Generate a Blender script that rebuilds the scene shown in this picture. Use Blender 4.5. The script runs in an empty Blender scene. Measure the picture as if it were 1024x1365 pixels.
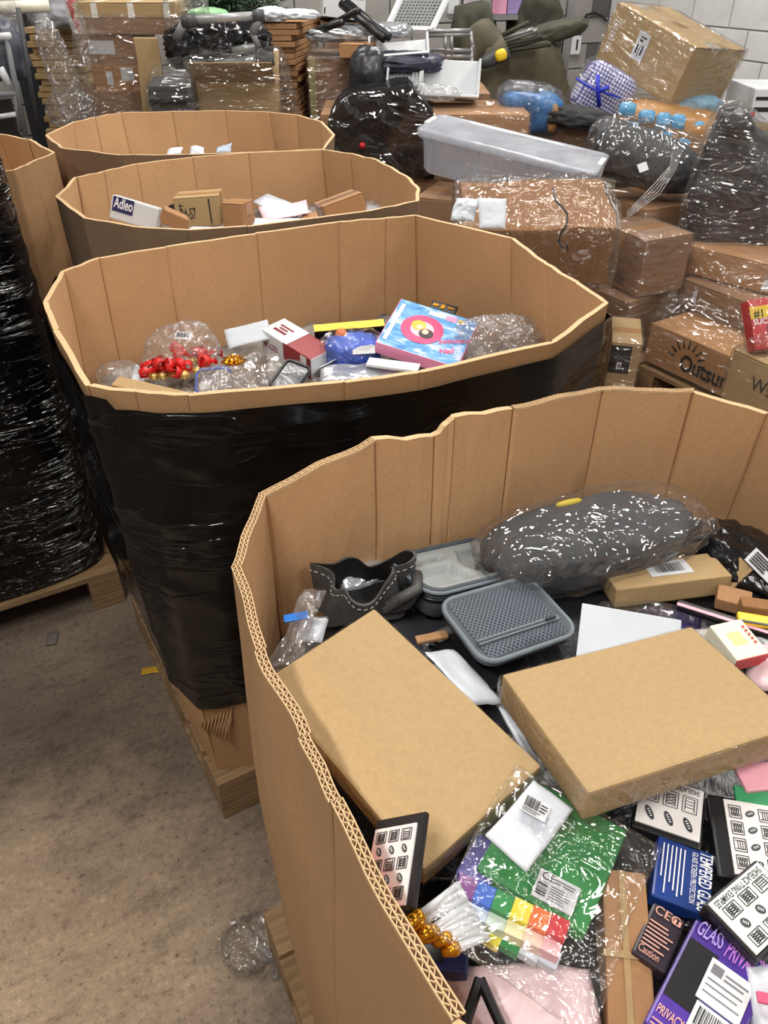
import bpy, bmesh, math, random
from mathutils import Vector, Matrix, noise
from mathutils.bvhtree import BVHTree
random.seed(7)
S = bpy.context.scene
COL = S.collection
PI = math.pi

# ------------------------------------------------------------------ camera
CH, PITCH, FPX = 1.8, math.radians(36), 1025.0
cam_d = bpy.data.cameras.new('camera'); cam = bpy.data.objects.new('camera', cam_d); COL.objects.link(cam)
cam.location = (0, 0, CH); cam.rotation_euler = (PI/2 - PITCH, 0, 0)
cam_d.sensor_fit = 'HORIZONTAL'; cam_d.sensor_width = 36; cam_d.lens = 36*FPX/1024
cam_d.clip_start = .02
S.camera = cam
# ------------------------------------------------------------------ exposure, world, lamps
S.view_settings.view_transform = 'Standard'; S.view_settings.look = 'None'
S.view_settings.exposure = 0.95; S.view_settings.gamma = 1; S.view_settings.use_curve_mapping = False
W = bpy.data.worlds.new('world'); S.world = W; W.use_nodes = True
W.node_tree.nodes['Background'].inputs[0].default_value = (1, .97, .93, 1)
W.node_tree.nodes['Background'].inputs[1].default_value = .1
ROW = math.radians(26)                       # the hall runs 26 degrees left of the view
E1 = Vector((math.cos(ROW), math.sin(ROW), 0)); E2 = Vector((-math.sin(ROW), math.cos(ROW), 0))
RX0, RX1, RY0, RY1, RZ = -3.6, 5.96, -3.4, 7.14, 4.0      # hall, in E1 / E2 metres
def hall(a, b, z): return E1*a + E2*b + Vector((0, 0, z))
LAMP_W = 33
for la, lb, k in ((-1.0, -.2, 1.45), (-2.6, 3.0, .35), (-1.4, 5.8, .8), (1.5, -1.4, .5), (1.3, 2.2, 1.1), (1.3, 5.2, 1.1), (4.0, -1.2, .9), (4.0, 2.0, 1.1), (4.0, 5.2, 1.4)):
    ld = bpy.data.lights.new('ceiling_tube', 'AREA'); ld.shape = 'RECTANGLE'; ld.size = .16; ld.size_y = 1.5
    ld.energy = LAMP_W*k; ld.color = (1, .965, .91)
    lo = bpy.data.objects.new('ceiling_tube_light', ld); COL.objects.link(lo)
    lo.location = hall(la, lb, RZ-.12); lo.rotation_euler = (0, 0, ROW)

# ------------------------------------------------------------------ picture geometry: where a sight line meets a height or a depth
CT, ST = math.cos(PITCH), math.sin(PITCH)
EYE = Vector((0, 0, CH))
def ray(px, py):
    u = (px-512)/FPX; v = (py-682.5)/FPX
    return Vector((u, CT-v*ST, -ST-v*CT))
def at(px, py, z):
    r = ray(px, py); return EYE + r*((z-CH)/r.z)
def aty(px, py, y):
    r = ray(px, py); return EYE + r*(y/r.y)
def on_line(px, py, a, b):                   # sight line on the upright plane through a, b
    r = ray(px, py); n = Vector((b[1]-a[1], a[0]-b[0], 0)); t = (Vector((a[0], a[1], 0))-EYE).dot(n)/r.dot(n)
    return EYE + r*t

# ------------------------------------------------------------------ materials
def lin(c):
    f = lambda v: v/12.92 if v <= .04045 else ((v+.055)/1.055)**2.4
    return tuple(f(x/255) for x in c[:3]) + (1,)
MATS = {}
def nt(name):
    m = bpy.data.materials.new(name); m.use_nodes = True; n = m.node_tree; n.nodes.clear()
    return m, n
def N(n, t, **kw):
    x = n.nodes.new(t)
    for k, v in kw.items(): setattr(x, k, v)
    return x
def setin(x, **kw):
    for k, v in kw.items(): x.inputs[k.replace('_', ' ')].default_value = v
    return x
def noise_tex(n, scale, detail=4, rough=.55, stretch=(1, 1, 1), coord='Object', dist=0):
    tc = N(n, 'ShaderNodeTexCoord'); mp = N(n, 'ShaderNodeMapping'); mp.inputs['Scale'].default_value = stretch
    n.links.new(tc.outputs[coord], mp.inputs['Vector'])
    t = N(n, 'ShaderNodeTexNoise'); setin(t, Scale=scale, Detail=detail, Roughness=rough, Distortion=dist)
    n.links.new(mp.outputs[0], t.inputs['Vector']); return t
def ramp(n, src, stops, interp='LINEAR'):
    r = N(n, 'ShaderNodeValToRGB'); r.color_ramp.interpolation = interp
    e = r.color_ramp.elements
    while len(e) < len(stops): e.new(.5)
    for i, (p, c) in enumerate(stops):
        e[i].position = p; e[i].color = c if len(c) == 4 else lin(c)
    n.links.new(src, r.inputs[0]); return r
def mat(name, c, rough=.6, metal=0, vary=.06, scale=6, bump=0, bscale=30, stretch=(1, 1, 1), coat=0, spec=.5, c2=None, detail=4, trans=0):
    if name in MATS: return MATS[name]
    m, n = nt(name); out = N(n, 'ShaderNodeOutputMaterial'); p = N(n, 'ShaderNodeBsdfPrincipled')
    setin(p, Roughness=rough, Metallic=metal); p.inputs['Coat Weight'].default_value = coat
    p.inputs['Specular IOR Level'].default_value = spec
    if trans: p.inputs['Transmission Weight'].default_value = trans
    if vary or c2:
        t = noise_tex(n, scale, detail, .6, stretch)
        lo = c2 if c2 else tuple(max(0, v*(1-vary)) for v in c); hi = c if c2 else tuple(min(255, v*(1+vary)) for v in c)
        r = ramp(n, t.outputs['Fac'], [(.32, lo), (.68, hi)]); n.links.new(r.outputs[0], p.inputs['Base Color'])
    else: p.inputs['Base Color'].default_value = lin(c)
    if bump:
        t2 = noise_tex(n, bscale, 5, .6, stretch, dist=.4); b = N(n, 'ShaderNodeBump'); setin(b, Strength=bump, Distance=.01)
        n.links.new(t2.outputs['Fac'], b.inputs['Height']); n.links.new(b.outputs[0], p.inputs['Normal'])
    n.links.new(p.outputs[0], out.inputs[0]); MATS[name] = m; return m
def film(name, haze=.12, rough=.12, scale=9, bump=.6, stretch=(1, 1, 1), tint=(255, 255, 255), hcol=(245, 246, 248), refl=1.0, ior=1.55, thr=(.5, .75)):
    """clear plastic film: mostly see-through, mirror-like creases, milky streaks"""
    if name in MATS: return MATS[name]
    m, n = nt(name); L = n.links.new; out = N(n, 'ShaderNodeOutputMaterial')
    scale *= .45; t = noise_tex(n, scale, 3.2, .5, stretch, dist=.9); b = N(n, 'ShaderNodeBump'); setin(b, Strength=1, Distance=.2*bump/scale)
    cr = ramp(n, t.outputs['Fac'], [(.28, (0, 0, 0, 1)), (.46, (.75, .75, .75, 1)), (.52, (1, 1, 1, 1)), (.60, (.55, .55, .55, 1)), (.74, (.9, .9, .9, 1))])
    L(cr.outputs[0], b.inputs['Height'])
    t2 = noise_tex(n, scale*1.3, 5, .6, tuple(v*1.3 for v in stretch), dist=1.2)
    r = ramp(n, t2.outputs['Fac'], [(thr[0], (haze*.35,)*3+(1,)), (thr[1], (min(1, haze*1.9),)*3+(1,))])
    tr = N(n, 'ShaderNodeBsdfTransparent'); tr.inputs[0].default_value = lin(tint)
    df = N(n, 'ShaderNodeBsdfDiffuse'); df.inputs[0].default_value = lin(hcol); L(b.outputs[0], df.inputs['Normal'])
    tl = N(n, 'ShaderNodeBsdfTranslucent'); tl.inputs[0].default_value = lin(hcol); L(b.outputs[0], tl.inputs['Normal'])
    dd = N(n, 'ShaderNodeMixShader'); dd.inputs[0].default_value = .4; L(df.outputs[0], dd.inputs[1]); L(tl.outputs[0], dd.inputs[2])
    gl = N(n, 'ShaderNodeBsdfGlossy'); setin(gl, Roughness=rough); L(b.outputs[0], gl.inputs['Normal'])
    fr = N(n, 'ShaderNodeFresnel'); fr.inputs[0].default_value = ior
    mu = N(n, 'ShaderNodeMath', operation='MULTIPLY_ADD'); mu.inputs[1].default_value = .5; mu.inputs[2].default_value = .05*refl; L(fr.outputs[0], mu.inputs[0])
    mi = N(n, 'ShaderNodeMath', operation='MINIMUM'); mi.inputs[1].default_value = .3; L(mu.outputs[0], mi.inputs[0])
    m1 = N(n, 'ShaderNodeMixShader'); L(r.outputs[0], m1.inputs[0]); L(tr.outputs[0], m1.inputs[1]); L(dd.outputs[0], m1.inputs[2])
    m2 = N(n, 'ShaderNodeMixShader'); L(mi.outputs[0], m2.inputs[0]); L(m1.outputs[0], m2.inputs[1]); L(gl.outputs[0], m2.inputs[2])
    L(m2.outputs[0], out.inputs[0]); MATS[name] = m; return m
def cardboard(name, c, ribs=True, vary=.05, rough=.8):
    if name in MATS: return MATS[name]
    m, n = nt(name); L = n.links.new; out = N(n, 'ShaderNodeOutputMaterial'); p = N(n, 'ShaderNodeBsdfPrincipled')
    setin(p, Roughness=rough); p.inputs['Specular IOR Level'].default_value = .3
    t = noise_tex(n, 2.2, 6, .6); r = ramp(n, t.outputs['Fac'], [(.3, tuple(v*(1-vary) for v in c)), (.7, tuple(min(255, v*(1+vary*.6)) for v in c))])
    t2 = noise_tex(n, 140, 3, .7); r2 = ramp(n, t2.outputs['Fac'], [(.3, (.80, .80, .80, 1)), (.62, (1, 1, 1, 1))])
    mx = N(n, 'ShaderNodeMixRGB', blend_type='MULTIPLY'); mx.inputs[0].default_value = .55
    L(r.outputs[0], mx.inputs[1]); L(r2.outputs[0], mx.inputs[2]); L(mx.outputs[0], p.inputs['Base Color'])
    t3 = noise_tex(n, 60 if ribs else 25, 4, .6, (1, 1, .12) if ribs else (1, 1, 1)); b = N(n, 'ShaderNodeBump'); setin(b, Strength=.18, Distance=.004)
    L(t3.outputs['Fac'], b.inputs['Height']); L(b.outputs[0], p.inputs['Normal']); L(p.outputs[0], out.inputs[0])
    MATS[name] = m; return m
def grid_mat(name, c1, c2, scale, rough=.7):
    """fabric mesh: rows of small dark holes"""
    m, n = nt(name); L = n.links.new; out = N(n, 'ShaderNodeOutputMaterial'); p = N(n, 'ShaderNodeBsdfPrincipled'); setin(p, Roughness=rough)
    tc = N(n, 'ShaderNodeTexCoord'); v = N(n, 'ShaderNodeTexVoronoi'); v.voronoi_dimensions = '2D'; v.inputs['Scale'].default_value = scale; v.inputs['Randomness'].default_value = 0
    mp = N(n, 'ShaderNodeMapping'); mp.inputs['Rotation'].default_value = (0, 0, PI/4); L(tc.outputs['Object'], mp.inputs[0]); L(mp.outputs[0], v.inputs['Vector'])
    r = ramp(n, v.outputs['Distance'], [(.28, c2), (.42, c1)]); L(r.outputs[0], p.inputs['Base Color'])
    L(p.outputs[0], out.inputs[0]); return m

K_IN = cardboard('kraft_liner', (206, 163, 120)); K_OUT = cardboard('kraft_outer', (172, 134, 96)); K_GREY = cardboard('kraft_greyed', (150, 122, 98))
K_BOX = cardboard('kraft_tan', (176, 149, 108), False, .03); K_BG = cardboard('kraft_brown', (172, 130, 92), False, .07); K_BG2 = cardboard('kraft_dull', (150, 118, 92), False, .07)
K_EDGE = cardboard('kraft_cut_edge', (212, 180, 138), False); K_DARK = cardboard('kraft_dark_brown', (150, 108, 70), False); K_FLUTE = mat('flute_gap', (96, 68, 44), .9)  # K_DARK is simply a darker brown board
M_TAPE = mat('brown_tape', (165, 122, 78), .3, vary=.04); M_WTAPE = mat('white_tape', (226, 222, 214), .35, vary=.03); M_CTAPE = film('clear_tape', .1, .1, 20, .2)
M_WHITE = mat('white_plastic', (212, 216, 220), .35, vary=.02); M_PAPER = mat('white_paper', (200, 206, 214), .6, vary=.03, bump=.15, bscale=14)
M_MAIL = mat('white_mailer', (198, 203, 212), .38, vary=.03, bump=.25, bscale=12); M_LABEL = mat('label_paper', (206, 208, 212), .5, vary=.02)
M_INK = mat('black_ink', (30, 30, 34), .6, vary=0); M_GREYINK = mat('grey_ink', (110, 110, 116), .6, vary=0); M_BLACK = mat('black_plastic', (24, 24, 27), .35, vary=.1)
M_BAGBLK = mat('black_bag', (20, 20, 23), .22, vary=.1, bump=.7, bscale=9); M_GOLD = mat('gold', (214, 150, 38), .22, .8, vary=.05)
M_WHITEINK = mat('white_ink', (232, 232, 236), .5, vary=0); M_RED = mat('red_print', (196, 32, 42), .4, vary=.05); M_STEEL = mat('grey_steel', (150, 152, 154), .4, .6, vary=.06)
M_DGREY = mat('dark_grey', (62, 64, 68), .5, vary=.1); M_MGREY = mat('mid_grey', (120, 123, 127), .5, vary=.05); M_WOOD = mat('pallet_wood', (150, 122, 88), .8, c2=(112, 86, 58), scale=5, stretch=(1, 14, 14), bump=.3, bscale=12)
F_WRAP = film('stretch_wrap', .05, .07, 12, .7, (.5, .5, 2.5), refl=1.6); F_WRAPH = film('hazy_stretch_wrap', .07, .08, 12, .8, (.6, .6, 2), refl=1.8)
F_BAG = film('clear_bag', .05, .05, 14, .8, refl=1.8); F_BAGH = film('milky_bag', .22, .07, 34, .9, refl=2.4); F_CRUMP = film('crumpled_film', .08, .05, 18, 1.1, refl=2.4)
F_BUB = film('bubble_film', .36, .06, 60, 1.1, refl=3.2)
def black_wrap_mat(name, strength, lo, hi, sc, dist=.02):
    m, n = nt(name); L = n.links.new; out = N(n, 'ShaderNodeOutputMaterial'); p = N(n, 'ShaderNodeBsdfPrincipled')
    setin(p, Roughness=.2); p.inputs['Base Color'].default_value = lin((9, 9, 11)); p.inputs['Specular IOR Level'].default_value = .4
    a = noise_tex(n, sc, 3, .5, (.8, .8, 4.5), dist=.9); c = noise_tex(n, 3, 3, .5, (1, 1, 1.2))
    cr = ramp(n, a.outputs['Fac'], [(.40, (0, 0, 0, 1)), (.485, (.55, .55, .55, 1)), (.5, (1, 1, 1, 1)), (.515, (.55, .55, .55, 1)), (.60, (0, 0, 0, 1))])
    cm = ramp(n, c.outputs['Fac'], [(lo, (.03, .03, .03, 1)), (hi, (1, 1, 1, 1))]); mu = N(n, 'ShaderNodeMath', operation='MULTIPLY')
    L(cr.outputs[0], mu.inputs[0]); L(cm.outputs[0], mu.inputs[1])
    b = N(n, 'ShaderNodeBump'); setin(b, Strength=strength, Distance=dist); L(mu.outputs[0], b.inputs['Height']); L(b.outputs[0], p.inputs['Normal'])
    setin(p, Roughness=.11)
    L(p.outputs[0], out.inputs[0]); return m
M_BWRAP = black_wrap_mat('black_stretch_wrap', .55, .5, .72, 4)
M_BWRAP2 = black_wrap_mat('shiny_black_stretch_wrap', 1.0, .42, .6, 7, .06)

# ------------------------------------------------------------------ mesh helpers
DIM = {}
def link(name, me, m, parent=None, M=None, smooth=False):
    o = bpy.data.objects.new(name, me); COL.objects.link(o)
    if m is not None:
        for x in (m if isinstance(m, (list, tuple)) else [m]): me.materials.append(x)
    if smooth:
        for p in me.polygons: p.use_smooth = True
    if parent is not None:
        o.parent = parent
    if M is not None: o.matrix_basis = M
    return o
def tag(o, label, cat, group=None, kind=None):
    o['label'] = label; o['category'] = cat
    if group: o['group'] = group
    if kind: o['kind'] = kind
    return o
def mesh(name, vs, fs):
    me = bpy.data.meshes.new(name); me.from_pydata([tuple(v) for v in vs], [], fs); me.update(); return me
def bm_mesh(name, bm):
    bmesh.ops.recalc_face_normals(bm, faces=bm.faces)
    me = bpy.data.meshes.new(name); bm.to_mesh(me); bm.free(); return me
def box_bm(bm, x0, x1, y0, y1, z0, z1, M=None):
    vs = [Vector((x, y, z)) for z in (z0, z1) for y in (y0, y1) for x in (x0, x1)]
    if M is not None: vs = [M @ v for v in vs]
    v = [bm.verts.new(p) for p in vs]
    for f in ((0, 2, 3, 1), (4, 5, 7, 6), (0, 1, 5, 4), (2, 6, 7, 3), (0, 4, 6, 2), (1, 3, 7, 5)): bm.faces.new([v[i] for i in f])
    return v
def box_mesh(name, w, d, h, bevel=.003, z0=0, jit=0, sub=0, seed=0):
    bm = bmesh.new(); box_bm(bm, -w/2, w/2, -d/2, d/2, z0, z0+h)
    if bevel: bmesh.ops.bevel(bm, geom=bm.edges[:], offset=min(bevel, .3*min(w, d, h)), segments=2, affect='EDGES', profile=.6)
    if sub: bmesh.ops.subdivide_edges(bm, edges=bm.edges[:], cuts=sub, use_grid_fill=True)
    if jit:
        for v in bm.verts:
            q = v.co*(3.0)+Vector((seed*7.3, 0, 0)); v.co += noise.noise_vector(q)*jit
    return bm_mesh(name, bm)
def tube_bm(bm, pts, r, n=8, cap=True):
    pts = [Vector(p) for p in pts]; rings = []
    rr = r if isinstance(r, (list, tuple)) else [r]*len(pts)
    up = Vector((0, 0, 1))
    for i, p in enumerate(pts):
        t = (pts[min(i+1, len(pts)-1)]-pts[max(i-1, 0)]).normalized()
        a = t.cross(up)
        if a.length < .05: a = t.cross(Vector((1, 0, 0)))
        a.normalize(); b = t.cross(a)
        rings.append([bm.verts.new(p+(a*math.cos(2*PI*k/n)+b*math.sin(2*PI*k/n))*rr[i]) for k in range(n)])
    for i in range(len(rings)-1):
        for k in range(n): bm.faces.new((rings[i][k], rings[i][(k+1) % n], rings[i+1][(k+1) % n], rings[i+1][k]))
    if cap: bm.faces.new(rings[0][::-1]); bm.faces.new(rings[-1])
def tube(name, pts, r, m, parent=None, n=8, M=None):
    bm = bmesh.new(); tube_bm(bm, pts, r, n); return link(name, bm_mesh(name, bm), m, parent, M, True)
def frame(c, ux, uy, n):
    M = Matrix.Identity(4)
    for i in range(3): M[i][0], M[i][1], M[i][2], M[i][3] = ux[i], uy[i], n[i], c[i]
    return M
def quad_frame(pix, z, lam=.06, tilt=None):
    """four picture corners (clockwise: top-left, top-right, bottom-right, bottom-left of the thing) -> the rectangle in space"""
    c0 = at(sum(p[0] for p in pix)/4, sum(p[1] for p in pix)/4, z); R = [ray(*p) for p in pix]
    def pts(a, b):
        n = Vector((a, b, 1)); k = (c0-EYE).dot(n); return [EYE+r*(k/r.dot(n)) for r in R]
    def cost(a, b):
        n = Vector((a, b, 1))
        if any(r.dot(n) > -.05 for r in R): return 1e9
        P = pts(a, b); u = P[1]-P[0]+P[2]-P[3]; v = P[0]-P[3]+P[1]-P[2]
        return (P[0]-P[1]+P[2]-P[3]).length_squared/(u.length*v.length+1e-9)*4 + (u.normalized().dot(v.normalized()))**2 + lam*(a*a+b*b)
    if tilt is None:
        best = (0, 0); step = .4
        for _ in range(7):
            best = min(((best[0]+i*step, best[1]+j*step) for i in range(-3, 4) for j in range(-3, 4)), key=lambda q: cost(*q)); step *= .45
    else: best = tilt
    P = pts(*best); c = sum(P, Vector())/4
    u = (P[1]-P[0]+P[2]-P[3])/2; v = (P[0]-P[3]+P[1]-P[2])/2
    w, h = u.length, v.length; a = (u.normalized()+v.normalized()).normalized(); b = (u.normalized()-v.normalized()).normalized()
    ux = (a+b).normalized(); uy = (a-b).normalized()
    return c, ux, uy, ux.cross(uy).normalized(), w, h
def slab(name, pix, z, th, m, label=None, cat=None, group=None, bevel=.0025, lam=.06, tilt=None, parent=None, jit=0, sub=0):
    c, ux, uy, n, w, h = quad_frame(pix, z, lam, tilt)
    o = link(name, box_mesh(name, w, h, th, bevel, 0, jit, sub, random.random()*9), m, None, frame(c-n*th, ux, uy, n))
    DIM[o.name] = (w, h, th)
    if label: tag(o, label, cat, group)
    if parent: adopt(o, parent)
    return o
def adopt(o, parent):
    M = o.matrix_basis.copy(); o.parent = parent; o.matrix_parent_inverse = parent.matrix_basis.inverted(); o.matrix_basis = M
def face(o, f='top'):
    w, d, h = DIM[o.name]; X, Y, Z = Vector((1, 0, 0)), Vector((0, 1, 0)), Vector((0, 0, 1))
    return {'top': (Vector((-w/2, -d/2, h)), X, Y, Z, w, d), 'front': (Vector((-w/2, -d/2, 0)), X, Z, -Y, w, h), 'right': (Vector((w/2, -d/2, 0)), Y, Z, X, d, h),
            'left': (Vector((-w/2, d/2, 0)), -Y, Z, -X, d, h), 'back': (Vector((w/2, d/2, 0)), -X, Z, Y, w, h)}[f]
def patch(o, f, u0, v0, u1, v1, m, name='label_sticker', th=.0012, lab=None):
    O, U, V, Nn, w, h = face(o, f); bm = bmesh.new()
    M = frame(O, U, V, Nn); box_bm(bm, u0*w, u1*w, v0*h, v1*h, 0.0002, th, M)
    p = link(name, bm_mesh(name, bm), m, o)
    if lab: p['label'] = lab
    return p
def text_mesh(s, bold=0, shear=0):
    cu = bpy.data.curves.new('t', 'FONT'); cu.body = s; cu.size = 1; cu.offset = bold; cu.shear = shear; cu.resolution_u = 3; cu.align_x = 'LEFT'
    t = bpy.data.objects.new('t', cu); COL.objects.link(t); bpy.context.view_layer.update()
    me = bpy.data.meshes.new_from_object(t.evaluated_get(bpy.context.evaluated_depsgraph_get())); bpy.data.objects.remove(t); bpy.data.curves.remove(cu)
    return me
def text(o, f, s, u, v, size, m, rot=0, width=None, name='lettering', bold=0, shear=0, lift=.0016):
    """u, v = where the text starts on the face (0-1), size in metres (capital height about .7 of it)"""
    O, U, V, Nn, w, h = face(o, f); me = text_mesh(s, bold, shear)
    xs = [p.co.x for p in me.vertices] or [0, 1]; sx = size if width is None else width/(max(xs)-min(xs))
    R = Matrix.Rotation(rot, 4, 'Z')
    M = frame(O+U*(u*w)+V*(v*h)+Nn*lift, U, V, Nn) @ R
    for p in me.vertices: p.co = M @ Vector((p.co.x*sx, p.co.y*size, 0))
    return link(name, me, m, o)
def rects(o, f, rs, m, name, lift=.0018, rot=0, piv=(0, 0)):
    """flat print: list of (u0,v0,u1,v1) in face fractions"""
    O, U, V, Nn, w, h = face(o, f); vs = []; fs = []
    for (a, b, c, d) in rs:
        i = len(vs)
        for (x, y) in ((a, b), (c, b), (c, d), (a, d)): vs.append(O+U*(x*w)+V*(y*h)+Nn*lift)
        fs.append((i, i+1, i+2, i+3))
    return link(name, mesh(name, vs, fs), m, o)
def barcode(o, f, u0, v0, u1, v1, n=22, vert=False):
    rs = []; x = 0
    seq = [(random.choice((1, 1, 2, 3)), random.choice((1, 1, 2))) for _ in range(n)]; T = sum(a+b for a, b in seq)
    for a, b in seq:
        if vert: rs.append((u0, v0+(v1-v0)*x/T, u1, v0+(v1-v0)*(x+a)/T))
        else: rs.append((u0+(u1-u0)*x/T, v0, u0+(u1-u0)*(x+a)/T, v1))
        x += a+b
    return rects(o, f, rs, M_INK, 'barcode')
def print_lines(o, f, u0, v0, u1, v1, n, m=None, fill=.45, vert=False, name='small_print'):
    rs = []
    for i in range(n):
        e = random.uniform(.6, 1)
        if vert:
            a = u0+(u1-u0)*i/n; b = a+(u1-u0)/n*fill; rs.append((a, v0, b, v0+(v1-v0)*e))
        else:
            a = v0+(v1-v0)*i/n; b = a+(v1-v0)/n*fill; rs.append((u0, a, u0+(u1-u0)*e, b))
    return rects(o, f, rs, m or M_GREYINK, name)
def flaps(o, tape=True, tm=None, along='x', m=None):
    """closed carton top: two flaps and a strip of tape over the seam and down the ends"""
    w, d, h = DIM[o.name]; m = m or o.data.materials[0]; g = .003
    for s in (-1, 1):
        bm = bmesh.new()
        if along == 'x': box_bm(bm, -w/2, w/2, min(s*g, s*d/2), max(s*g, s*d/2), h, h+.003)
        else: box_bm(bm, min(s*g, s*w/2), max(s*g, s*w/2), -d/2, d/2, h, h+.003)
        link('flap', bm_mesh('flap', bm), m, o)
    if tape:
        bm = bmesh.new(); e = min(.06, h*.5)
        if along == 'x':
            box_bm(bm, -w/2-.001, w/2+.001, -.025, .025, h+.003, h+.0042)
            for s in (-1, 1): box_bm(bm, min(s*w/2, s*(w/2+.0012)), max(s*w/2, s*(w/2+.0012)), -.025, .025, h-e, h+.0042)
        else:
            box_bm(bm, -.025, .025, -d/2-.001, d/2+.001, h+.003, h+.0042)
            for s in (-1, 1): box_bm(bm, -.025, .025, min(s*d/2, s*(d/2+.0012)), max(s*d/2, s*(d/2+.0012)), h-e, h+.0042)
        link('tape', bm_mesh('tape', bm), tm or M_TAPE, o)
def carton(name, loc, dims, yaw, m, label, cat='carton', group=None, tape=True, rot=None, jit=.004, along='x', tm=None, flap=True):
    w, d, h = dims
    M = Matrix.Translation(loc) @ (rot if rot is not None else Matrix.Rotation(yaw, 4, 'Z'))
    o = link(name, box_mesh(name, w, d, h, .006, 0, jit, 3, random.random()*9), m, None, M); DIM[o.name] = (w, d, h)
    tag(o, label, cat, group)
    if flap: flaps(o, tape, tm, along)
    return o
def fbox(x0, y0, x1, y1, Y, depth, yaw=0):
    """front face seen between picture columns x0..x1 and rows y0 (top edge)..y1 (bottom edge) at distance Y -> base centre, dims"""
    mx = (x0+x1)/2; b = aty(mx, y1, Y); t = aty(mx, y0, Y); my = (y0+y1)/2
    w = (aty(x1, my, Y).x-aty(x0, my, Y).x)/max(.3, math.cos(yaw))
    c = Vector((b.x, Y, b.z)) + Vector((-math.sin(yaw), math.cos(yaw), 0))*(depth/2)
    return c, (w, depth, t.z-b.z)
def fcarton(name, rect, Y, depth, yaw, m, label, zb=None, **kw):
    c, d = fbox(*rect, Y, depth, yaw)
    if zb is not None: d = (d[0], d[1], d[2]+c.z-zb); c.z = zb
    return carton(name, c, d, yaw, m, label, **kw)
def noisy(v, seed, freq, amp, oct=3):
    q = v*freq+Vector((seed*3.1, seed*1.7, seed)); r = 0; a = 1
    for _ in range(oct): r += a*(1-2*abs(noise.noise(q))); q = q*2.1; a *= .5
    return r*amp
def blob(name, c, size, M, m, seed=1, amp=.12, freq=3, sub=4, power=2.4, flat=.8, label=None, cat=None, parent=None, group=None, smooth=True, oct=3):
    """rounded lump with creases; c = centre (world), M = rotation"""
    bm = bmesh.new(); bmesh.ops.create_icosphere(bm, subdivisions=sub, radius=1)
    for v in bm.verts:
        n = v.co.normalized(); s = (abs(n.x)**power+abs(n.y)**power+abs(n.z)**power)**(-1/power); p = n*s
        p *= 1+noisy(n, seed, freq, amp, oct)
        if p.z < -flat: p.z = -flat
        v.co = Vector((p.x*size[0]/2, p.y*size[1]/2, p.z*size[2]/2))
    o = link(name, bm_mesh(name, bm), m, None, Matrix.Translation(c) @ M, smooth)
    if label: tag(o, label, cat, group)
    if parent: adopt(o, parent)
    return o
def rotz(a): return Matrix.Rotation(a, 4, 'Z')
def eul(x, y, z): return Matrix.Rotation(z, 4, 'Z') @ Matrix.Rotation(y, 4, 'Y') @ Matrix.Rotation(x, 4, 'X')
def pillow(name, pix, z, th, m, label=None, cat=None, group=None, amp=.003, freq=14, n=22, lam=.06, tilt=None, parent=None, seed=None, edge=.3, smooth=True, sag=0):
    """soft flat thing (bag, mailer, cloth, sheet) with creases; closed, with a back side"""
    c, ux, uy, nn, w, h = quad_frame(pix, z, lam, tilt); seed = random.random()*20 if seed is None else seed
    vs = []; fs = []; k = n+1
    for side in (1, -1):
        for j in range(k):
            for i in range(k):
                u, v = i/n, j/n; e = min(1, min(u, 1-u)/edge*2)*min(1, min(v, 1-v)/edge*2); e = math.sqrt(e)
                p = Vector(((u-.5)*w, (v-.5)*h, 0)); wr = noisy(p, seed, freq, amp, 3)
                p.x += noise.noise(p*9+Vector((seed, 0, 0)))*amp*2; p.y += noise.noise(p*9+Vector((0, seed, 0)))*amp*2
                p.z = wr - sag*((u-.5)**2+(v-.5)**2) + side*(th*.5*e+.0004); vs.append(p)
    for s in range(2):
        for j in range(n):
            for i in range(n):
                a = s*k*k+j*k+i; q = (a, a+1, a+1+k, a+k); fs.append(q if s == 0 else q[::-1])
    b = [i for i in range(k)]+[j*k+n for j in range(1, k)]+[n*k+i for i in range(n-1, -1, -1)]+[j*k for j in range(n-1, 0, -1)]
    for i in range(len(b)):
        a, d = b[i], b[(i+1) % len(b)]; fs.append((a, a+k*k, d+k*k, d))
    o = link(name, mesh(name, vs, fs), m, None, frame(c-nn*(th*.5), ux, uy, nn), smooth); DIM[o.name] = (w, h, th*.5+amp*.6)
    if label: tag(o, label, cat, group)
    if parent: adopt(o, parent)
    return o
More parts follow.
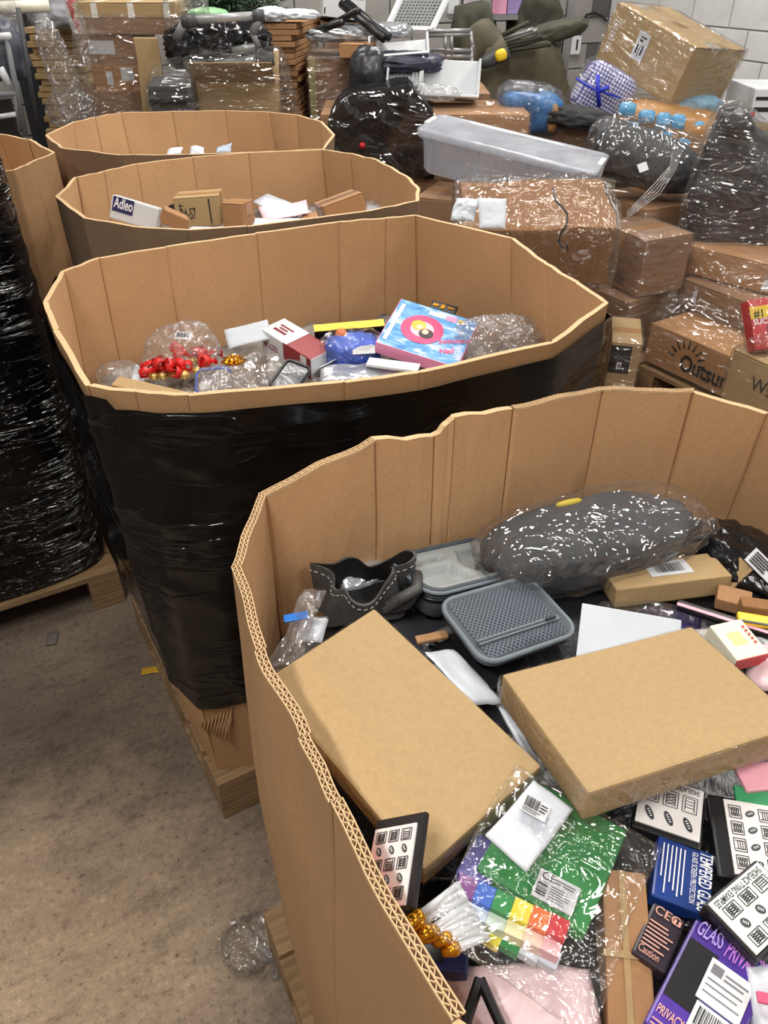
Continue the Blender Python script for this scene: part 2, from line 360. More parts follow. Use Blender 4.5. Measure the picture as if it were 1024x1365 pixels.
def hull_wrap(name, obs, m, off=.008, amp=.006, edge=.07, parent=None, label=None, cat=None, extra=(), seed=1, freq=6, zmin=None, group=None):
    """film stretched over things: the convex cover of their corners, creased"""
    P = []
    for o in obs:
        for x in [o]+list(o.children):
            if x.type != 'MESH': continue
            M = x.matrix_basis if x is o else o.matrix_basis @ (x.matrix_parent_inverse @ x.matrix_basis)
            P += [M @ v.co for v in x.data.vertices]
    P += [Vector(e) for e in extra]
    bm = bmesh.new()
    for p in P: bm.verts.new(p)
    r = bmesh.ops.convex_hull(bm, input=bm.verts[:], use_existing_faces=False)
    bmesh.ops.delete(bm, geom=list({g for g in r['geom_interior']+r['geom_unused'] if isinstance(g, bmesh.types.BMVert)}), context='VERTS')
    bmesh.ops.dissolve_limit(bm, angle_limit=.12, verts=bm.verts[:], edges=bm.edges[:]); bmesh.ops.triangulate(bm, faces=bm.faces[:])
    for _ in range(5):
        L = [e for e in bm.edges if e.calc_length() > edge*1.6]
        if not L or len(bm.verts) > 9000: break
        bmesh.ops.subdivide_edges(bm, edges=L, cuts=1); bmesh.ops.triangulate(bm, faces=bm.faces[:])
    bm.normal_update()
    for v in bm.verts:
        v.co = v.co + v.normal*(off+noisy(v.co, seed, freq, amp, 3))
        if zmin is not None and v.co.z < zmin: v.co.z = zmin
    c = sum((v.co for v in bm.verts), Vector())/len(bm.verts); c.z = min(v.co.z for v in bm.verts)
    Mo = parent.matrix_basis if parent else Matrix.Translation(c); inv = Mo.inverted()
    for v in bm.verts: v.co = inv @ v.co
    o = link(name, bm_mesh(name, bm), m, parent, None if parent else Mo, True)
    if label: tag(o, label, cat, group)
    return o
def empty(name, loc, rz=0, label=None, cat=None, group=None):
    o = bpy.data.objects.new(name, None); COL.objects.link(o); o.matrix_basis = Matrix.Translation(loc) @ rotz(rz); o.empty_display_size = .1
    if label: tag(o, label, cat, group)
    return o
def wpart(name, me_bm, m, root, smooth=False):
    """a part given in world coordinates, hung under its thing"""
    bm = me_bm; inv = root.matrix_basis.inverted(); bmesh.ops.transform(bm, matrix=inv, verts=bm.verts[:])
    return link(name, bm_mesh(name, bm), m, root, None, smooth)
def structure(o): o['kind'] = 'structure'; return o

# ------------------------------------------------------------------ the hall
def floor_mat():
    m, n = nt('concrete_floor'); L = n.links.new; out = N(n, 'ShaderNodeOutputMaterial'); p = N(n, 'ShaderNodeBsdfPrincipled')
    t1 = noise_tex(n, .9, 5, .6); r1 = ramp(n, t1.outputs['Fac'], [(.3, (112, 99, 91)), (.5, (143, 128, 114)), (.7, (172, 156, 136))])
    t2 = noise_tex(n, 60, 4, .75); r2 = ramp(n, t2.outputs['Fac'], [(.33, (.35, .34, .34, 1)), (.42, (.88, .88, .88, 1)), (.58, (1, 1, 1, 1)), (.70, (1.4, 1.35, 1.22, 1))])
    t3 = noise_tex(n, 7, 7, .74, (1, 2.6, 1), dist=.5); r3 = ramp(n, t3.outputs['Fac'], [(.32, (.6, .57, .57, 1)), (.45, (.92, .91, .9, 1)), (.66, (1.12, 1.11, 1.08, 1))])
    t4 = noise_tex(n, 190, 3, .7); r4 = ramp(n, t4.outputs['Fac'], [(.28, (.45, .45, .45, 1)), (.42, (.95, .95, .95, 1)), (.60, (1, 1, 1, 1)), (.74, (1.5, 1.45, 1.35, 1))])
    # worn, paler screed with ragged edges; light pool and darker aisle painted in
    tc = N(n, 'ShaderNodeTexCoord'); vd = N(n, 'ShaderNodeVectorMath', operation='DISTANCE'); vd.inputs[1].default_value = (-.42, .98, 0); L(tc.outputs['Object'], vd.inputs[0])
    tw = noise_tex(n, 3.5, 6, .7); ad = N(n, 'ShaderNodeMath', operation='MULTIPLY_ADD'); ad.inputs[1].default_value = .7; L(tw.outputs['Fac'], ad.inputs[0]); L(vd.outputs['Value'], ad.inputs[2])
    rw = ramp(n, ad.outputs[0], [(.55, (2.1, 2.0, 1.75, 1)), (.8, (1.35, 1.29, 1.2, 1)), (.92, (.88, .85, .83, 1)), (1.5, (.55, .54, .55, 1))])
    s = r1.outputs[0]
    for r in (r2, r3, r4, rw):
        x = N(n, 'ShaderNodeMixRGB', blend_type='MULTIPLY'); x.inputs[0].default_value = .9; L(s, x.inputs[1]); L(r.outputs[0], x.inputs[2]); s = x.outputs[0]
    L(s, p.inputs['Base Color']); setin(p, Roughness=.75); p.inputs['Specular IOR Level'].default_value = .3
    b = N(n, 'ShaderNodeBump'); setin(b, Strength=.35, Distance=.006); L(t2.outputs['Fac'], b.inputs['Height']); L(b.outputs[0], p.inputs['Normal'])
    L(p.outputs[0], out.inputs[0]); return m
HALL = rotz(ROW)
def hall_box(name, a0, a1, b0, b1, z0, z1, m, parent=None):
    bm = bmesh.new(); box_bm(bm, a0, a1, b0, b1, z0, z1); return link(name, bm_mesh(name, bm), m, parent, None if parent else HALL)
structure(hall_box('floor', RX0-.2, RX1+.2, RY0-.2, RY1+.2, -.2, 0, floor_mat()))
structure(hall_box('ceiling', RX0-.2, RX1+.2, RY0-.2, RY1+.2, RZ, RZ+.15, mat('ceiling_white', (205, 203, 198), .9)))
M_JOINT = mat('mortar', (150, 148, 144), .9); M_JOINTD = mat('mortar_dark', (90, 89, 90), .9)
M_PAINT = mat('painted_block', (214, 215, 214), .6, vary=.05, scale=3, bump=.2, bscale=30); M_BLOCK = mat('grey_block', (150, 147, 143), .7, vary=.08, scale=3, bump=.2, bscale=30)
wr = structure(hall_box('wall_right', RX1+.012, RX1+.2, RY0-.2, RY1+.2, 0, RZ, M_JOINT))
wb = structure(hall_box('wall_back', RX0-.2, RX1+.2, RY1+.012, RY1+.2, 0, RZ, M_JOINTD))
structure(hall_box('wall_left', RX0-.2, RX0, RY0-.2, RY1+.2, 0, RZ, mat('wall_plain', (190, 188, 183), .8)))
structure(hall_box('wall_front', RX0-.2, RX1+.2, RY0-.2, RY0, 0, RZ, MATS['wall_plain']))
bw, bh, g = .44, .215, .012
def block_me(w):
    return box_mesh('block', w, .02, bh-g, .004)
full, half = block_me(bw-g), block_me(bw/2-g); full.materials.append(M_PAINT); half.materials.append(M_PAINT)
fullb, halfb = full.copy(), half.copy(); fullb.materials.clear(); halfb.materials.clear(); fullb.materials.append(M_BLOCK); halfb.materials.append(M_BLOCK)
for k in range(10):                                     # right wall: the painted blocks in view
    b = RY1 - (0 if k % 2 else bw/2); first = True
    if k % 2 == 0:
        o = bpy.data.objects.new('block', half); COL.objects.link(o); o.parent = wr; o.matrix_basis = Matrix.Translation((RX1+.010, RY1-bw/4, k*bh+g/2)) @ rotz(PI/2)
    while b > 3.0:
        o = bpy.data.objects.new('block', full); COL.objects.link(o); o.parent = wr; o.matrix_basis = Matrix.Translation((RX1+.010, b-bw/2, k*bh+g/2)) @ rotz(PI/2); b -= bw
for k in range(9):                                      # back wall
    a = RX1 - (0 if k % 2 else bw/2)
    while a > -.6:
        o = bpy.data.objects.new('block', fullb); COL.objects.link(o); o.parent = wb; o.matrix_basis = Matrix.Translation((a-bw/2, RY1+.010, k*bh+g/2)); a -= bw

# ------------------------------------------------------------------ pallets
def pallet(name, c, yaw, w, d, label, h=.144):
    r = empty(name, (c[0], c[1], 0), yaw, label, 'pallet', 'wooden pallets')
    nb = 7; bwid = .1
    deck = box_mesh('deck_board', w, bwid, .02, .002); deck.materials.append(M_WOOD)
    for i in range(nb):
        o = bpy.data.objects.new('deck_board', deck); COL.objects.link(o); o.parent = r; o.location = (0, -d/2+bwid/2+(d-bwid)*i/(nb-1), h-.02)
    st = box_mesh('stringer_board', .1, d, .02, .002); st.materials.append(M_WOOD); bs = box_mesh('bottom_board', .1, d, .02, .002); bs.materials.append(M_WOOD)
    bl = box_mesh('block', .1, .14, .082, .002); bl.materials.append(M_WOOD)
    for i in (-1, 0, 1):
        x = i*(w/2-.05)
        o = bpy.data.objects.new('stringer_board', st); COL.objects.link(o); o.parent = r; o.location = (x, 0, h-.04)
        o = bpy.data.objects.new('bottom_board', bs); COL.objects.link(o); o.parent = r; o.location = (x, 0, .0)
        for j in (-1, 0, 1):
            o = bpy.data.objects.new('block', bl); COL.objects.link(o); o.parent = r; o.location = (x, j*(d/2-.07), .021)
    return r

# ------------------------------------------------------------------ cardboard bins
def bin_bottom(q, pc, yaw, w, d, pw=5):
    R = rotz(-yaw) @ (Vector((q[0], q[1], 0))-Vector((pc[0], pc[1], 0))); a, b = w/2, d/2
    s = (abs(R.x/a)**pw+abs(R.y/b)**pw)**(-1/pw); R = R*s
    return rotz(yaw) @ R + Vector((pc[0], pc[1], 0))
def make_bin(label, rim, pc, yaw, pw, pd, zb=.146, bulge=.03, th=.011, wrap=None, mi=None, mo=None, flute=(), bottom_pow=6, rows=9, seed=0):
    """rim: points (Vector) on the outer top edge, one for each crease, in order round the bin"""
    mi = mi or K_IN; mo = mo or K_OUT
    r = empty('cardboard_bin', (pc[0], pc[1], zb), yaw, label, 'cardboard bin', 'open cardboard bins')
    n = len(rim); cx = sum((p for p in rim), Vector())/n
    bot = []
    for p in rim: q = bin_bottom(p, pc, yaw, pw, pd, bottom_pow); bot.append(Vector((q.x, q.y, zb)))
    def edge_n(a, b):
        e = b-a; k = Vector((e.y, -e.x, 0)); k.normalize()
        if k.dot((a+b)/2-cx) < 0: k = -k
        return k
    vn = []
    for i in range(n):
        a = edge_n(rim[i-1], rim[i]); b = edge_n(rim[i], rim[(i+1) % n]); k = (a+b).normalized(); vn.append(k)
    inv = r.matrix_basis.inverted()
    ss = (0, .025, .25, .5, .75, .975, 1)
    def P(i, s, t, off):
        j = (i+1) % n; top = rim[i].lerp(rim[j], s); b = bot[i].lerp(bot[j], s); k = vn[i].lerp(vn[j], s).normalized()
        p = b.lerp(top, t) + k*(bulge*math.sin(PI*min(1, t*1.05))**.8 if t > 0 else 0) + k*(noise.noise(Vector((i*2.3+s*1.7, t*3.1, seed)))*.006)
        return p - k*off
    for i in range(n):
        vs = []; fs = []; mi_i = []
        nc = len(ss)
        for side in (0, 1):
            for a in range(rows+1):
                t = a/rows
                for s in ss:
                    gr = .0035 if s in (0, 1) else 0
                    p = P(i, s, t, (th-gr) if side else (gr*.6))
                    if a == rows: p.z += noise.noise(Vector((i+s*3, seed*5, 2)))*.004
                    vs.append(inv @ p)
        q = (rows+1)*nc
        for a in range(rows):
            for c in range(nc-1):
                v = a*nc+c; fs.append((v, v+1, v+1+nc, v+nc)); mi_i.append(0)
                fs.append((q+v, q+v+nc, q+v+1+nc, q+v+1)); mi_i.append(1)
        for c in range(nc-1):
            v = rows*nc+c; fs.append((v, v+1, q+v+1, q+v)); mi_i.append(2); fs.append((c, q+c, q+c+1, c+1)); mi_i.append(0)
        for a in range(rows):
            v = a*nc; fs.append((v, v+nc, q+v+nc, q+v)); mi_i.append(0); v += nc-1; fs.append((v, q+v, q+v+nc, v+nc)); mi_i.append(0)
        me = mesh('wall_panel', vs, fs); bm = bmesh.new(); bm.from_mesh(me); bmesh.ops.recalc_face_normals(bm, faces=bm.faces); bm.to_mesh(me); bm.free()
        for k, f in zip(mi_i, me.polygons): f.material_index = k
        o = link('wall_panel', me, [mo, mi, K_EDGE], r)
        if i in flute:                                  # corrugations seen on the cut edge
            L = (rim[(i+1) % n]-rim[i]).length; m = max(4, int(L/.0085)); vs = []; fs = []
            for row, (o0, o1) in enumerate(((.0012, .0052), (.0058, .0098))):
                for k2 in range(2*m+1):
                    s = k2/(2*m); off = o0 if k2 % 2 else o1
                    for w_ in (-.0006, .0006):
                        for dz in (0, .003):
                            p = P(i, s, 1, off+w_); p.z += noise.noise(Vector((i+s*3, seed*5, 2)))*.004 + dz - .0006; vs.append(inv @ p)
                    if k2:
                        b = len(vs)-8; fs += [(b+1, b+3, b+7, b+5), (b, b+1, b+5, b+4), (b+2, b+6, b+7, b+3)]
            link('corrugated_edge', mesh('corrugated_edge', vs, fs), K_EDGE, o)
            o.data.materials[2] = K_FLUTE
            for row, off in enumerate((.0004, .0055, .0106)):   # the three liners stand a little proud
                vs = []; fs = []
                for k2 in range(9):
                    s = k2/8
                    for w_ in (-.0006, .0006):
                        for dz in (0, .004):
                            p = P(i, s, 1, off+w_); p.z += noise.noise(Vector((i+s*3, seed*5, 2)))*.004 + dz - .001; vs.append(inv @ p)
                    if k2:
                        b = len(vs)-8; fs += [(b+1, b+3, b+7, b+5), (b, b+1, b+5, b+4), (b+2, b+6, b+7, b+3)]
                link('liner_edge', mesh('liner_edge', vs, fs), K_EDGE, o)
    if wrap:
        t0f, t1f, m = wrap; vs = []; fs = []; RW = 40; cols = n*8
        for a in range(RW+1):
            for c in range(cols):
                i = c//8; s = (c % 8)/8; t0 = t0f(i+s); t1 = t1f(i+s); t = t0+(t1-t0)*a/RW
                p = P(i, s, t, 0); k = vn[i].lerp(vn[(i+1) % n], s).normalized()
                w_ = noisy(Vector((p.x*3, p.y*3, p.z*16)), seed+3, 1.0, .0035, 3)
                fold = .004*max(0, math.sin(p.z*37+2*math.sin(c*.13)))**6
                p = p + k*(.007+w_+fold); vs.append(inv @ p)
        for a in range(RW):
            for c in range(cols):
                d = (c+1) % cols; fs.append((a*cols+c, a*cols+d, (a+1)*cols+d, (a+1)*cols+c))
        w = link('stretch_wrap', mesh('stretch_wrap', vs, fs), m, r, None, True); w['label'] = 'black stretch wrap wound round the bin'
    return r
def rim_at(pix, z=1.2): return [at(x, y, z) for x, y in pix]
def V3(x, y, z=1.2): return Vector((x, y, z))
def fill(label, rim, zc, seed, m, amp=.03, slope=(0, 0), inset=.9):
    """the packed-down layer nobody can count under the top items"""
    c = sum(rim, Vector())/len(rim); n = 46; vs = [(c.x, c.y, zc)]; fs = []; rings = 30; m_ = len(rim)*5
    def rp(k):
        i, s = divmod(k, 5); return rim[i].lerp(rim[(i+1) % len(rim)], s/5)
    for j in range(1, rings+1):
        for k in range(m_):
            p = c.lerp(rp(k), inset*j/rings); q = Vector((p.x, p.y, 0)); z = zc + noisy(q, seed, 7, amp, 3) + slope[0]*(p.x-c.x)+slope[1]*(p.y-c.y)
            vs.append((p.x, p.y, z))
    for k in range(m_): fs.append((0, 1+k, 1+(k+1) % m_))
    for j in range(rings-1):
        for k in range(m_): a = 1+j*m_+k; b = 1+j*m_+(k+1) % m_; fs.append((a, a+m_, b+m_, b))
    k0 = len(vs); base = 1+(rings-1)*m_                      # body below, down to half height
    for k in range(m_): v = vs[base+k]; vs.append((v[0], v[1], zc-.25))
    for k in range(m_): fs.append((base+k, k0+k, k0+(k+1) % m_, base+(k+1) % m_))
    me = mesh('packed_packaging', [(a-c.x, b-c.y, z-zc) for a, b, z in vs], fs)
    o = link('packed_packaging', me, m, None, Matrix.Translation((c.x, c.y, zc)), True)
    tag(o, label, 'packaging', kind='stuff'); return o

# front bin
A_, B_ = at(345, 660, 1.2), at(800, 517, 1.2)
rim1 = [V3(.27, -.16), V3(.16, .02), at(600, 1365, 1.2), at(440, 1072, 1.2), at(400, 985, 1.185), at(340, 870, 1.2), at(310, 757, 1.2), A_,
        on_line(495, 583, A_, B_), on_line(575, 578, A_, B_), on_line(600, 553, A_, B_), on_line(680, 542, A_, B_), B_, at(925, 520, 1.2), at(1024, 548, 1.2), V3(.86, .94), V3(1.1, .5), V3(1.08, .2), V3(.8, -.12)]
P1 = (.50, .64)
pallet('pallet', P1, ROW, 1.2, 1.0, 'wooden pallet under the front cardboard bin')
make_bin('open cardboard bin nearest the camera, holding two tan boxes', rim1, P1, ROW, 1.16, .96, flute=(2, 3, 4, 5, 6, 7, 11, 12), bulge=.02, seed=1)
# second bin, black wrapped
rim2 = rim_at([(57, 402), (80, 362), (130, 343), (220, 328), (340, 310), (450, 295), (513, 290), (555, 286), (685, 317), (730, 350), (772, 376), (812, 403), (740, 457), (560, 497), (460, 510), (250, 528), (180, 523), (115, 515), (70, 440)])
P2 = (-.09, 1.78)
pallet('pallet', P2, math.radians(30), 1.2, .8, 'wooden pallet under the black-wrapped bin, its corner standing clear')
def w0(x): return .32 + .035*math.sin(x*1.1) - (.0 if x < 14 else .04)
def w1(x): return .972 if 10.5 < x < 16.5 else .988
make_bin('open cardboard bin wrapped in black film, second from the camera', rim2, P2, math.radians(30), 1.19, .79, wrap=(w0, w1, M_BWRAP), seed=2, bulge=.014, bottom_pow=14)
# third and fourth
rim3 = rim_at([(73, 262), (100, 236), (137, 228), (180, 218), (255, 209), (330, 203), (430, 199), (470, 204), (505, 213), (545, 235), (560, 252), (558, 268), (500, 280), (420, 291), (330, 302), (250, 307), (180, 303), (110, 290)])
P3 = (-.46, 2.72)
pallet('pallet', P3, math.radians(28), 1.2, .8, 'wooden pallet under the third bin from the camera')
make_bin('open cardboard bin third from the camera, holding white papers', rim3, P3, math.radians(28), 1.14, .76, bulge=.003, seed=3, mo=K_GREY)
rim4 = rim_at([(60, 180), (95, 163), (125, 156), (160, 150), (230, 148), (300, 147), (360, 149), (398, 153), (430, 162), (447, 180), (432, 199), (340, 203), (250, 206), (160, 207), (80, 197)])
P4 = (-.82, 3.66)
pallet('pallet', P4, math.radians(26), 1.2, .8, 'wooden pallet under the farthest bin of the row')
make_bin('open cardboard bin farthest from the camera in the row', rim4, P4, math.radians(26), 1.1, .76, bulge=.012, seed=4, mo=K_GREY)
# left row
rim5 = [at(0, 178, 1.2), at(40, 185, 1.2), at(74, 203, 1.2), at(42, 217, 1.2), at(20, 227, 1.2), V3(-1.5, 2.66), V3(-2.1, 2.42), V3(-2.35, 2.6), V3(-2.5, 3.1), V3(-2.3, 3.5), V3(-1.9, 3.62)]
P5 = (-1.86, 3.05)
pallet('pallet', P5, math.radians(28), 1.1, .95, 'wooden pallet under the bin of the left row')
make_bin('plain cardboard bin behind the black-wrapped load at the left edge', rim5, P5, math.radians(28), 1.06, .9, seed=5)
# tall black load at the left edge
YW = math.radians(30); ca, sa = math.cos(YW), math.sin(YW); nc = Vector((-.905, 1.97, 0))
def LB(a, b, z): return nc + Vector((-ca, -sa, 0))*a + Vector((-sa, ca, 0))*b + Vector((0, 0, z))
P6 = LB(.55, .36, 0)
pallet('pallet', (P6.x, P6.y), YW, 1.12, .76, 'wooden pallet under the tall black load at the left edge')
black = empty('wrapped_load', (P6.x, P6.y, .146), YW, 'tall pallet load wound in shiny black film at the left edge', 'pallet load')
vs = []; fs = []; RW, CO = 70, 96
for a in range(RW+1):
    z = .146+(1.62-.146)*a/RW
    for c in range(CO):
        th = 2*PI*c/CO; x, y = math.cos(th), math.sin(th); s = (abs(x)**7+abs(y)**7)**(-1/7)
        bul = 1+.02*math.sin(PI*a/RW); p = Vector((x*s*.55*bul, y*s*.36*bul, 0))
        k = p.normalized(); w_ = noisy(Vector((p.x*3, p.y*3, z*14)), 9, 1.0, .005, 3)+.008*noise.noise(Vector((p.x*4, p.y*4, z*4)))
        p += k*w_; p.z = z-.146+.01*math.sin(c*.4)*(a in (0,)); vs.append(p)
for a in range(RW):
    for c in range(CO): d = (c+1) % CO; fs.append((a*CO+c, a*CO+d, (a+1)*CO+d, (a+1)*CO+c))
fs.append(tuple(range(RW*CO, RW*CO+CO)))
link('stretch_wrap', mesh('stretch_wrap', vs, fs), M_BWRAP2, black, None, True)
link('cardboard_tray', box_mesh('cardboard_tray', 1.0, .64, 1.4, .01, .004), K_OUT, black)

# ================================================================== things in the front bin
M_CRUSH = mat('dark_crushed_plastic', (38, 38, 42), .3, vary=.5, scale=9, bump=.6, bscale=14)
M_CRUSHG = mat('grey_crushed_plastic', (120, 116, 112), .35, vary=.4, scale=9, bump=.6, bscale=14)
fill('dark packed packaging beneath the loose items of the front bin', rim1, .955, 3, M_CRUSH, .02, inset=.93)
TB = 'tan boxes'
bl = slab('tan_box', [(500, 810), (719, 1019), (564, 1166), (354, 905)], 1.10, .04, K_BOX, 'flat tan box leaning on the left wall of the front bin', 'box', bevel=.004)
br = slab('tan_box', [(670, 898), (922, 835), (1070, 965), (784, 1058)], 1.12, .042, K_BOX, 'flat tan box with clear film on its corner, beside the green cloth', 'box', bevel=.004)
def side_film(o, m, e=.008):
    '''film taped round the sides of a box, its edge just lapping over the top'''
    w, d, h = DIM[o.name]; vs = []; fs = []; P = []
    for a, b in (((-w/2, -d/2), (w/2, -d/2)), ((w/2, -d/2), (w/2, d/2)), ((w/2, d/2), (-w/2, d/2)), ((-w/2, d/2), (-w/2, -d/2))):
        for k in range(24): P.append(Vector((a[0]+(b[0]-a[0])*k/24, a[1]+(b[1]-a[1])*k/24, 0)))
    L = ((-.001, .001), (.3, .0025), (.6, .0028), (.9, .0025), (.99, .0008)); n = len(P)
    for t, off in L:
        for p in P:
            k = Vector((p.x/w, p.y/d, 0)).normalized(); q = p+Vector((math.copysign(1, p.x) if abs(abs(p.x)-w/2) < 1e-6 else 0, math.copysign(1, p.y) if abs(abs(p.y)-d/2) < 1e-6 else 0, 0))*(off+noise.noise(p*40+Vector((0, 0, t*3)))*.0015)
            q.z = h*t+(.0012 if t >= 1 else 0)+noise.noise(p*30)*.0006*(t >= 1)
            vs.append(q)
    for a in range(len(L)-1):
        for c in range(n): d_ = (c+1) % n; fs.append((a*n+c, a*n+d_, (a+1)*n+d_, (a+1)*n+c))
    link('clear_film', mesh('clear_film', vs, fs), m, o, None, True)
SF = film('side_film', .05, .08, 50, .7, refl=2.2)
side_film(bl, SF); side_film(br, SF)
# lunch case
def rrect(w, h, r, n=6):
    P = []
    for cx, cy, a0 in ((w/2-r, h/2-r, 0), (-w/2+r, h/2-r, PI/2), (-w/2+r, -h/2+r, PI), (w/2-r, -h/2+r, 1.5*PI)):
        for k in range(n+1): a = a0+PI/2*k/n; P.append((cx+r*math.cos(a), cy+r*math.sin(a)))
    return P
def loft(name, levels, m, parent=None, M=None, cap0=True, cap1=True, smooth=True):
    bm = bmesh.new(); R = []
    for (w, h, r, z) in levels: R.append([bm.verts.new((x, y, z)) for x, y in rrect(w, h, r)])
    for a, b in zip(R, R[1:]):
        k = len(a)
        for i in range(k): bm.faces.new((a[i], a[(i+1) % k], b[(i+1) % k], b[i]))
    if cap0: bm.faces.new(R[0][::-1])
    if cap1: bm.faces.new(R[-1])
    me = bm_mesh(name, bm); o = link(name, me, m, parent, M)
    if smooth:
        for p in me.polygons: p.use_smooth = len(p.vertices) == 4
    return o
M_CASE = mat('case_fabric', (74, 80, 88), .6, vary=.08, bump=.2, bscale=60); M_CTRIM = mat('case_trim', (112, 122, 130), .5, vary=.05); M_TRAY = mat('case_tray', (158, 164, 164), .45, vary=.03)
c, ux, uy, nn, w, h = quad_frame([(515, 738), (643, 713), (706, 757), (577, 789)], 1.03, .3)
case = empty('lunch_case', c-nn*.055, 0, 'open grey zip case with moulded tray and mesh lid', 'case'); case.matrix_basis = frame(c-nn*.055, ux, uy, nn)
loft('shell', [(w*.9, h*.88, .02, 0), (w*.98, h*.97, .025, .008), (w, h, .028, .03), (w, h, .028, .052), (w-.008, h-.008, .024, .055), (w-.012, h-.012, .022, .05), (w-.012, h-.012, .022, .03)], M_CASE, case)
for zz, mm_ in ((.048, M_CTRIM), (.036, M_BLACK)):
    bm = bmesh.new(); tube_bm(bm, [(x, y, zz) for x, y in rrect(w+.002, h+.002, .028)]+[(w/2+.001, h/2-.027, zz)], .0035, 6); link('piping' if mm_ is M_CTRIM else 'zip', bm_mesh('piping', bm), mm_, case, None, True)
gx, gy = 44, 30; vs = []; fs = []
for j in range(gy+1):
    for i in range(gx+1):
        u, v = i/gx, j/gy; x = (u-.5)*(w-.014); y = (v-.5)*(h-.014)
        def box_d(u0, v0, u1, v1): return min(u-u0, u1-u, (v-v0)*.7, (v1-v)*.7)
        wav = .04*math.sin(v*9)
        d = max(box_d(.07, .12, .50+wav, .62), box_d(.58+wav, .1, .94, .9), box_d(.07, .72, .48, .9))
        k = max(0, min(1, d/.05)); k = k*k*(3-2*k); vs.append((x, y, .049-.018*k))
for j in range(gy):
    for i in range(gx): a = j*(gx+1)+i; fs.append((a, a+1, a+gx+2, a+gx+1))
link('tray_insert', mesh('tray_insert', vs, fs), M_TRAY, case, None, True)
c, ux, uy, nn, w, h = quad_frame([(583, 797), (706, 772), (771, 836), (649, 893)], 1.035, .3)
Ml = frame(c-nn*.03, ux, uy, nn)
lid = loft('lid', [(w*.92, h*.92, .02, .012), (w, h, .026, .017), (w, h, .026, .026), (w-.006, h-.006, .024, .03), (w-.012, h-.012, .022, .026)], M_CASE); lid.matrix_basis = Ml; adopt(lid, case)
bm = bmesh.new(); tube_bm(bm, [(x, y, .028) for x, y in rrect(w, h, .026)]+[(w/2, h/2-.026, .028)], .004, 6); link('lid_piping', bm_mesh('lid_piping', bm), M_CTRIM, lid, None, True)
M_NET = grid_mat('mesh_fabric', (92, 100, 112), (34, 38, 46), 190)
def pocket(name, y0, y1):
    vs = []; fs = []; n = 14
    for j in range(n+1):
        for i in range(n+1):
            u, v = i/n, j/n; vs.append(((u-.5)*(w-.026), y0+(y1-y0)*v, .027+.005*math.sin(PI*u)*math.sin(PI*v)))
    for j in range(n):
        for i in range(n): a = j*(n+1)+i; fs.append((a, a+1, a+n+2, a+n+1))
    link(name, mesh(name, vs, fs), M_NET, lid, None, True)
pocket('mesh_pocket', -h*.18, h*.45); pocket('mesh_pocket', -h*.44, -h*.24)
bm = bmesh.new(); box_bm(bm, -w/2+.012, w/2-.012, -h*.245, -h*.175, .027, .031); link('pocket_zip', bm_mesh('pocket_zip', bm), M_CTRIM, lid)
bm = bmesh.new(); box_bm(bm, -w/2+.012, w/2-.02, -h*.222, -h*.2, .031, .0322); link('zip_teeth', bm_mesh('zip_teeth', bm), M_DGREY, lid)
bm = bmesh.new(); box_bm(bm, w/2-.035, w/2-.018, -h*.228, -h*.196, .032, .035); link('zip_pull', bm_mesh('zip_pull', bm), M_BLACK, lid)
# bagged garment
g_c = at(783, 721, 1.035); g_R = eul(0, math.radians(-3), math.radians(17))
gar = blob('bagged_garment', g_c, (.33, .14, .10), g_R, mat('charcoal_cloth', (64, 66, 70), .75, vary=.12, scale=12, bump=.4, bscale=18), 4, .07, 1.8, 4, 2.8, .8, 'dark grey garment folded in a clear bag at the back of the front bin', 'clothing')
blob('clear_bag', g_c+Vector((.006, 0, .004)), (.355, .155, .112), g_R, film('garment_bag', .06, .05, 15, .8, (.5, 1.2, 1), refl=2.0), 8, .09, 2.6, 5, 3.0, .8, parent=gar)
blob('yellow_tag', g_c+Vector((-.03, .035, .05)), (.045, .012, .01), g_R, mat('yellow_card', (222, 198, 60), .5), 2, .02, 2, 2, 3, 1, parent=gar)
blob('bag_tail', at(936, 712, 1.03), (.035, .03, .05), eul(0, .5, .3), F_CRUMP, 5, .3, 3, 3, parent=gar)
# small open brown box
ob = slab('small_open_box', [(800, 768), (905, 726), (950, 738), (957, 772), ][0:0] or [(812, 768), (943, 723), (968, 768), (822, 786)], 1.02, .035, K_BOX, 'small brown box with its end flap open beside the garment bag', 'box', tilt=(-.05, .1))
w, h, th = DIM[ob.name]
bm = bmesh.new(); box_bm(bm, -.0015, .0015, -h/2, h/2, 0, .05, Matrix.Translation((w/2, 0, .002)) @ Matrix.Rotation(math.radians(38), 4, 'Y')); link('flap', bm_mesh('flap', bm), K_BOX, ob)
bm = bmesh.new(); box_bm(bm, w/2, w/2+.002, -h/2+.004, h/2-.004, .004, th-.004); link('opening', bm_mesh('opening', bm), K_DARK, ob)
patch(ob, 'top', .35, .3, .72, .85, M_LABEL); barcode(ob, 'top', .42, .4, .66, .75)
# black bag with label, right edge
bb = blob('black_pouch', at(1000, 752, 1.0), (.11, .15, .06), eul(.2, .1, .5), M_BAGBLK, 11, .2, 2.5, 4, 2.5, .9, 'shiny black pouch with a white label against the right bin wall', 'bag')
lb = slab('label_sticker', [(1008, 730), (1040, 760), (1024, 778), (994, 745)], 1.035, .002, M_LABEL, parent=bb); print_lines(lb, 'top', .1, .1, .9, .9, 5, M_INK, .5)
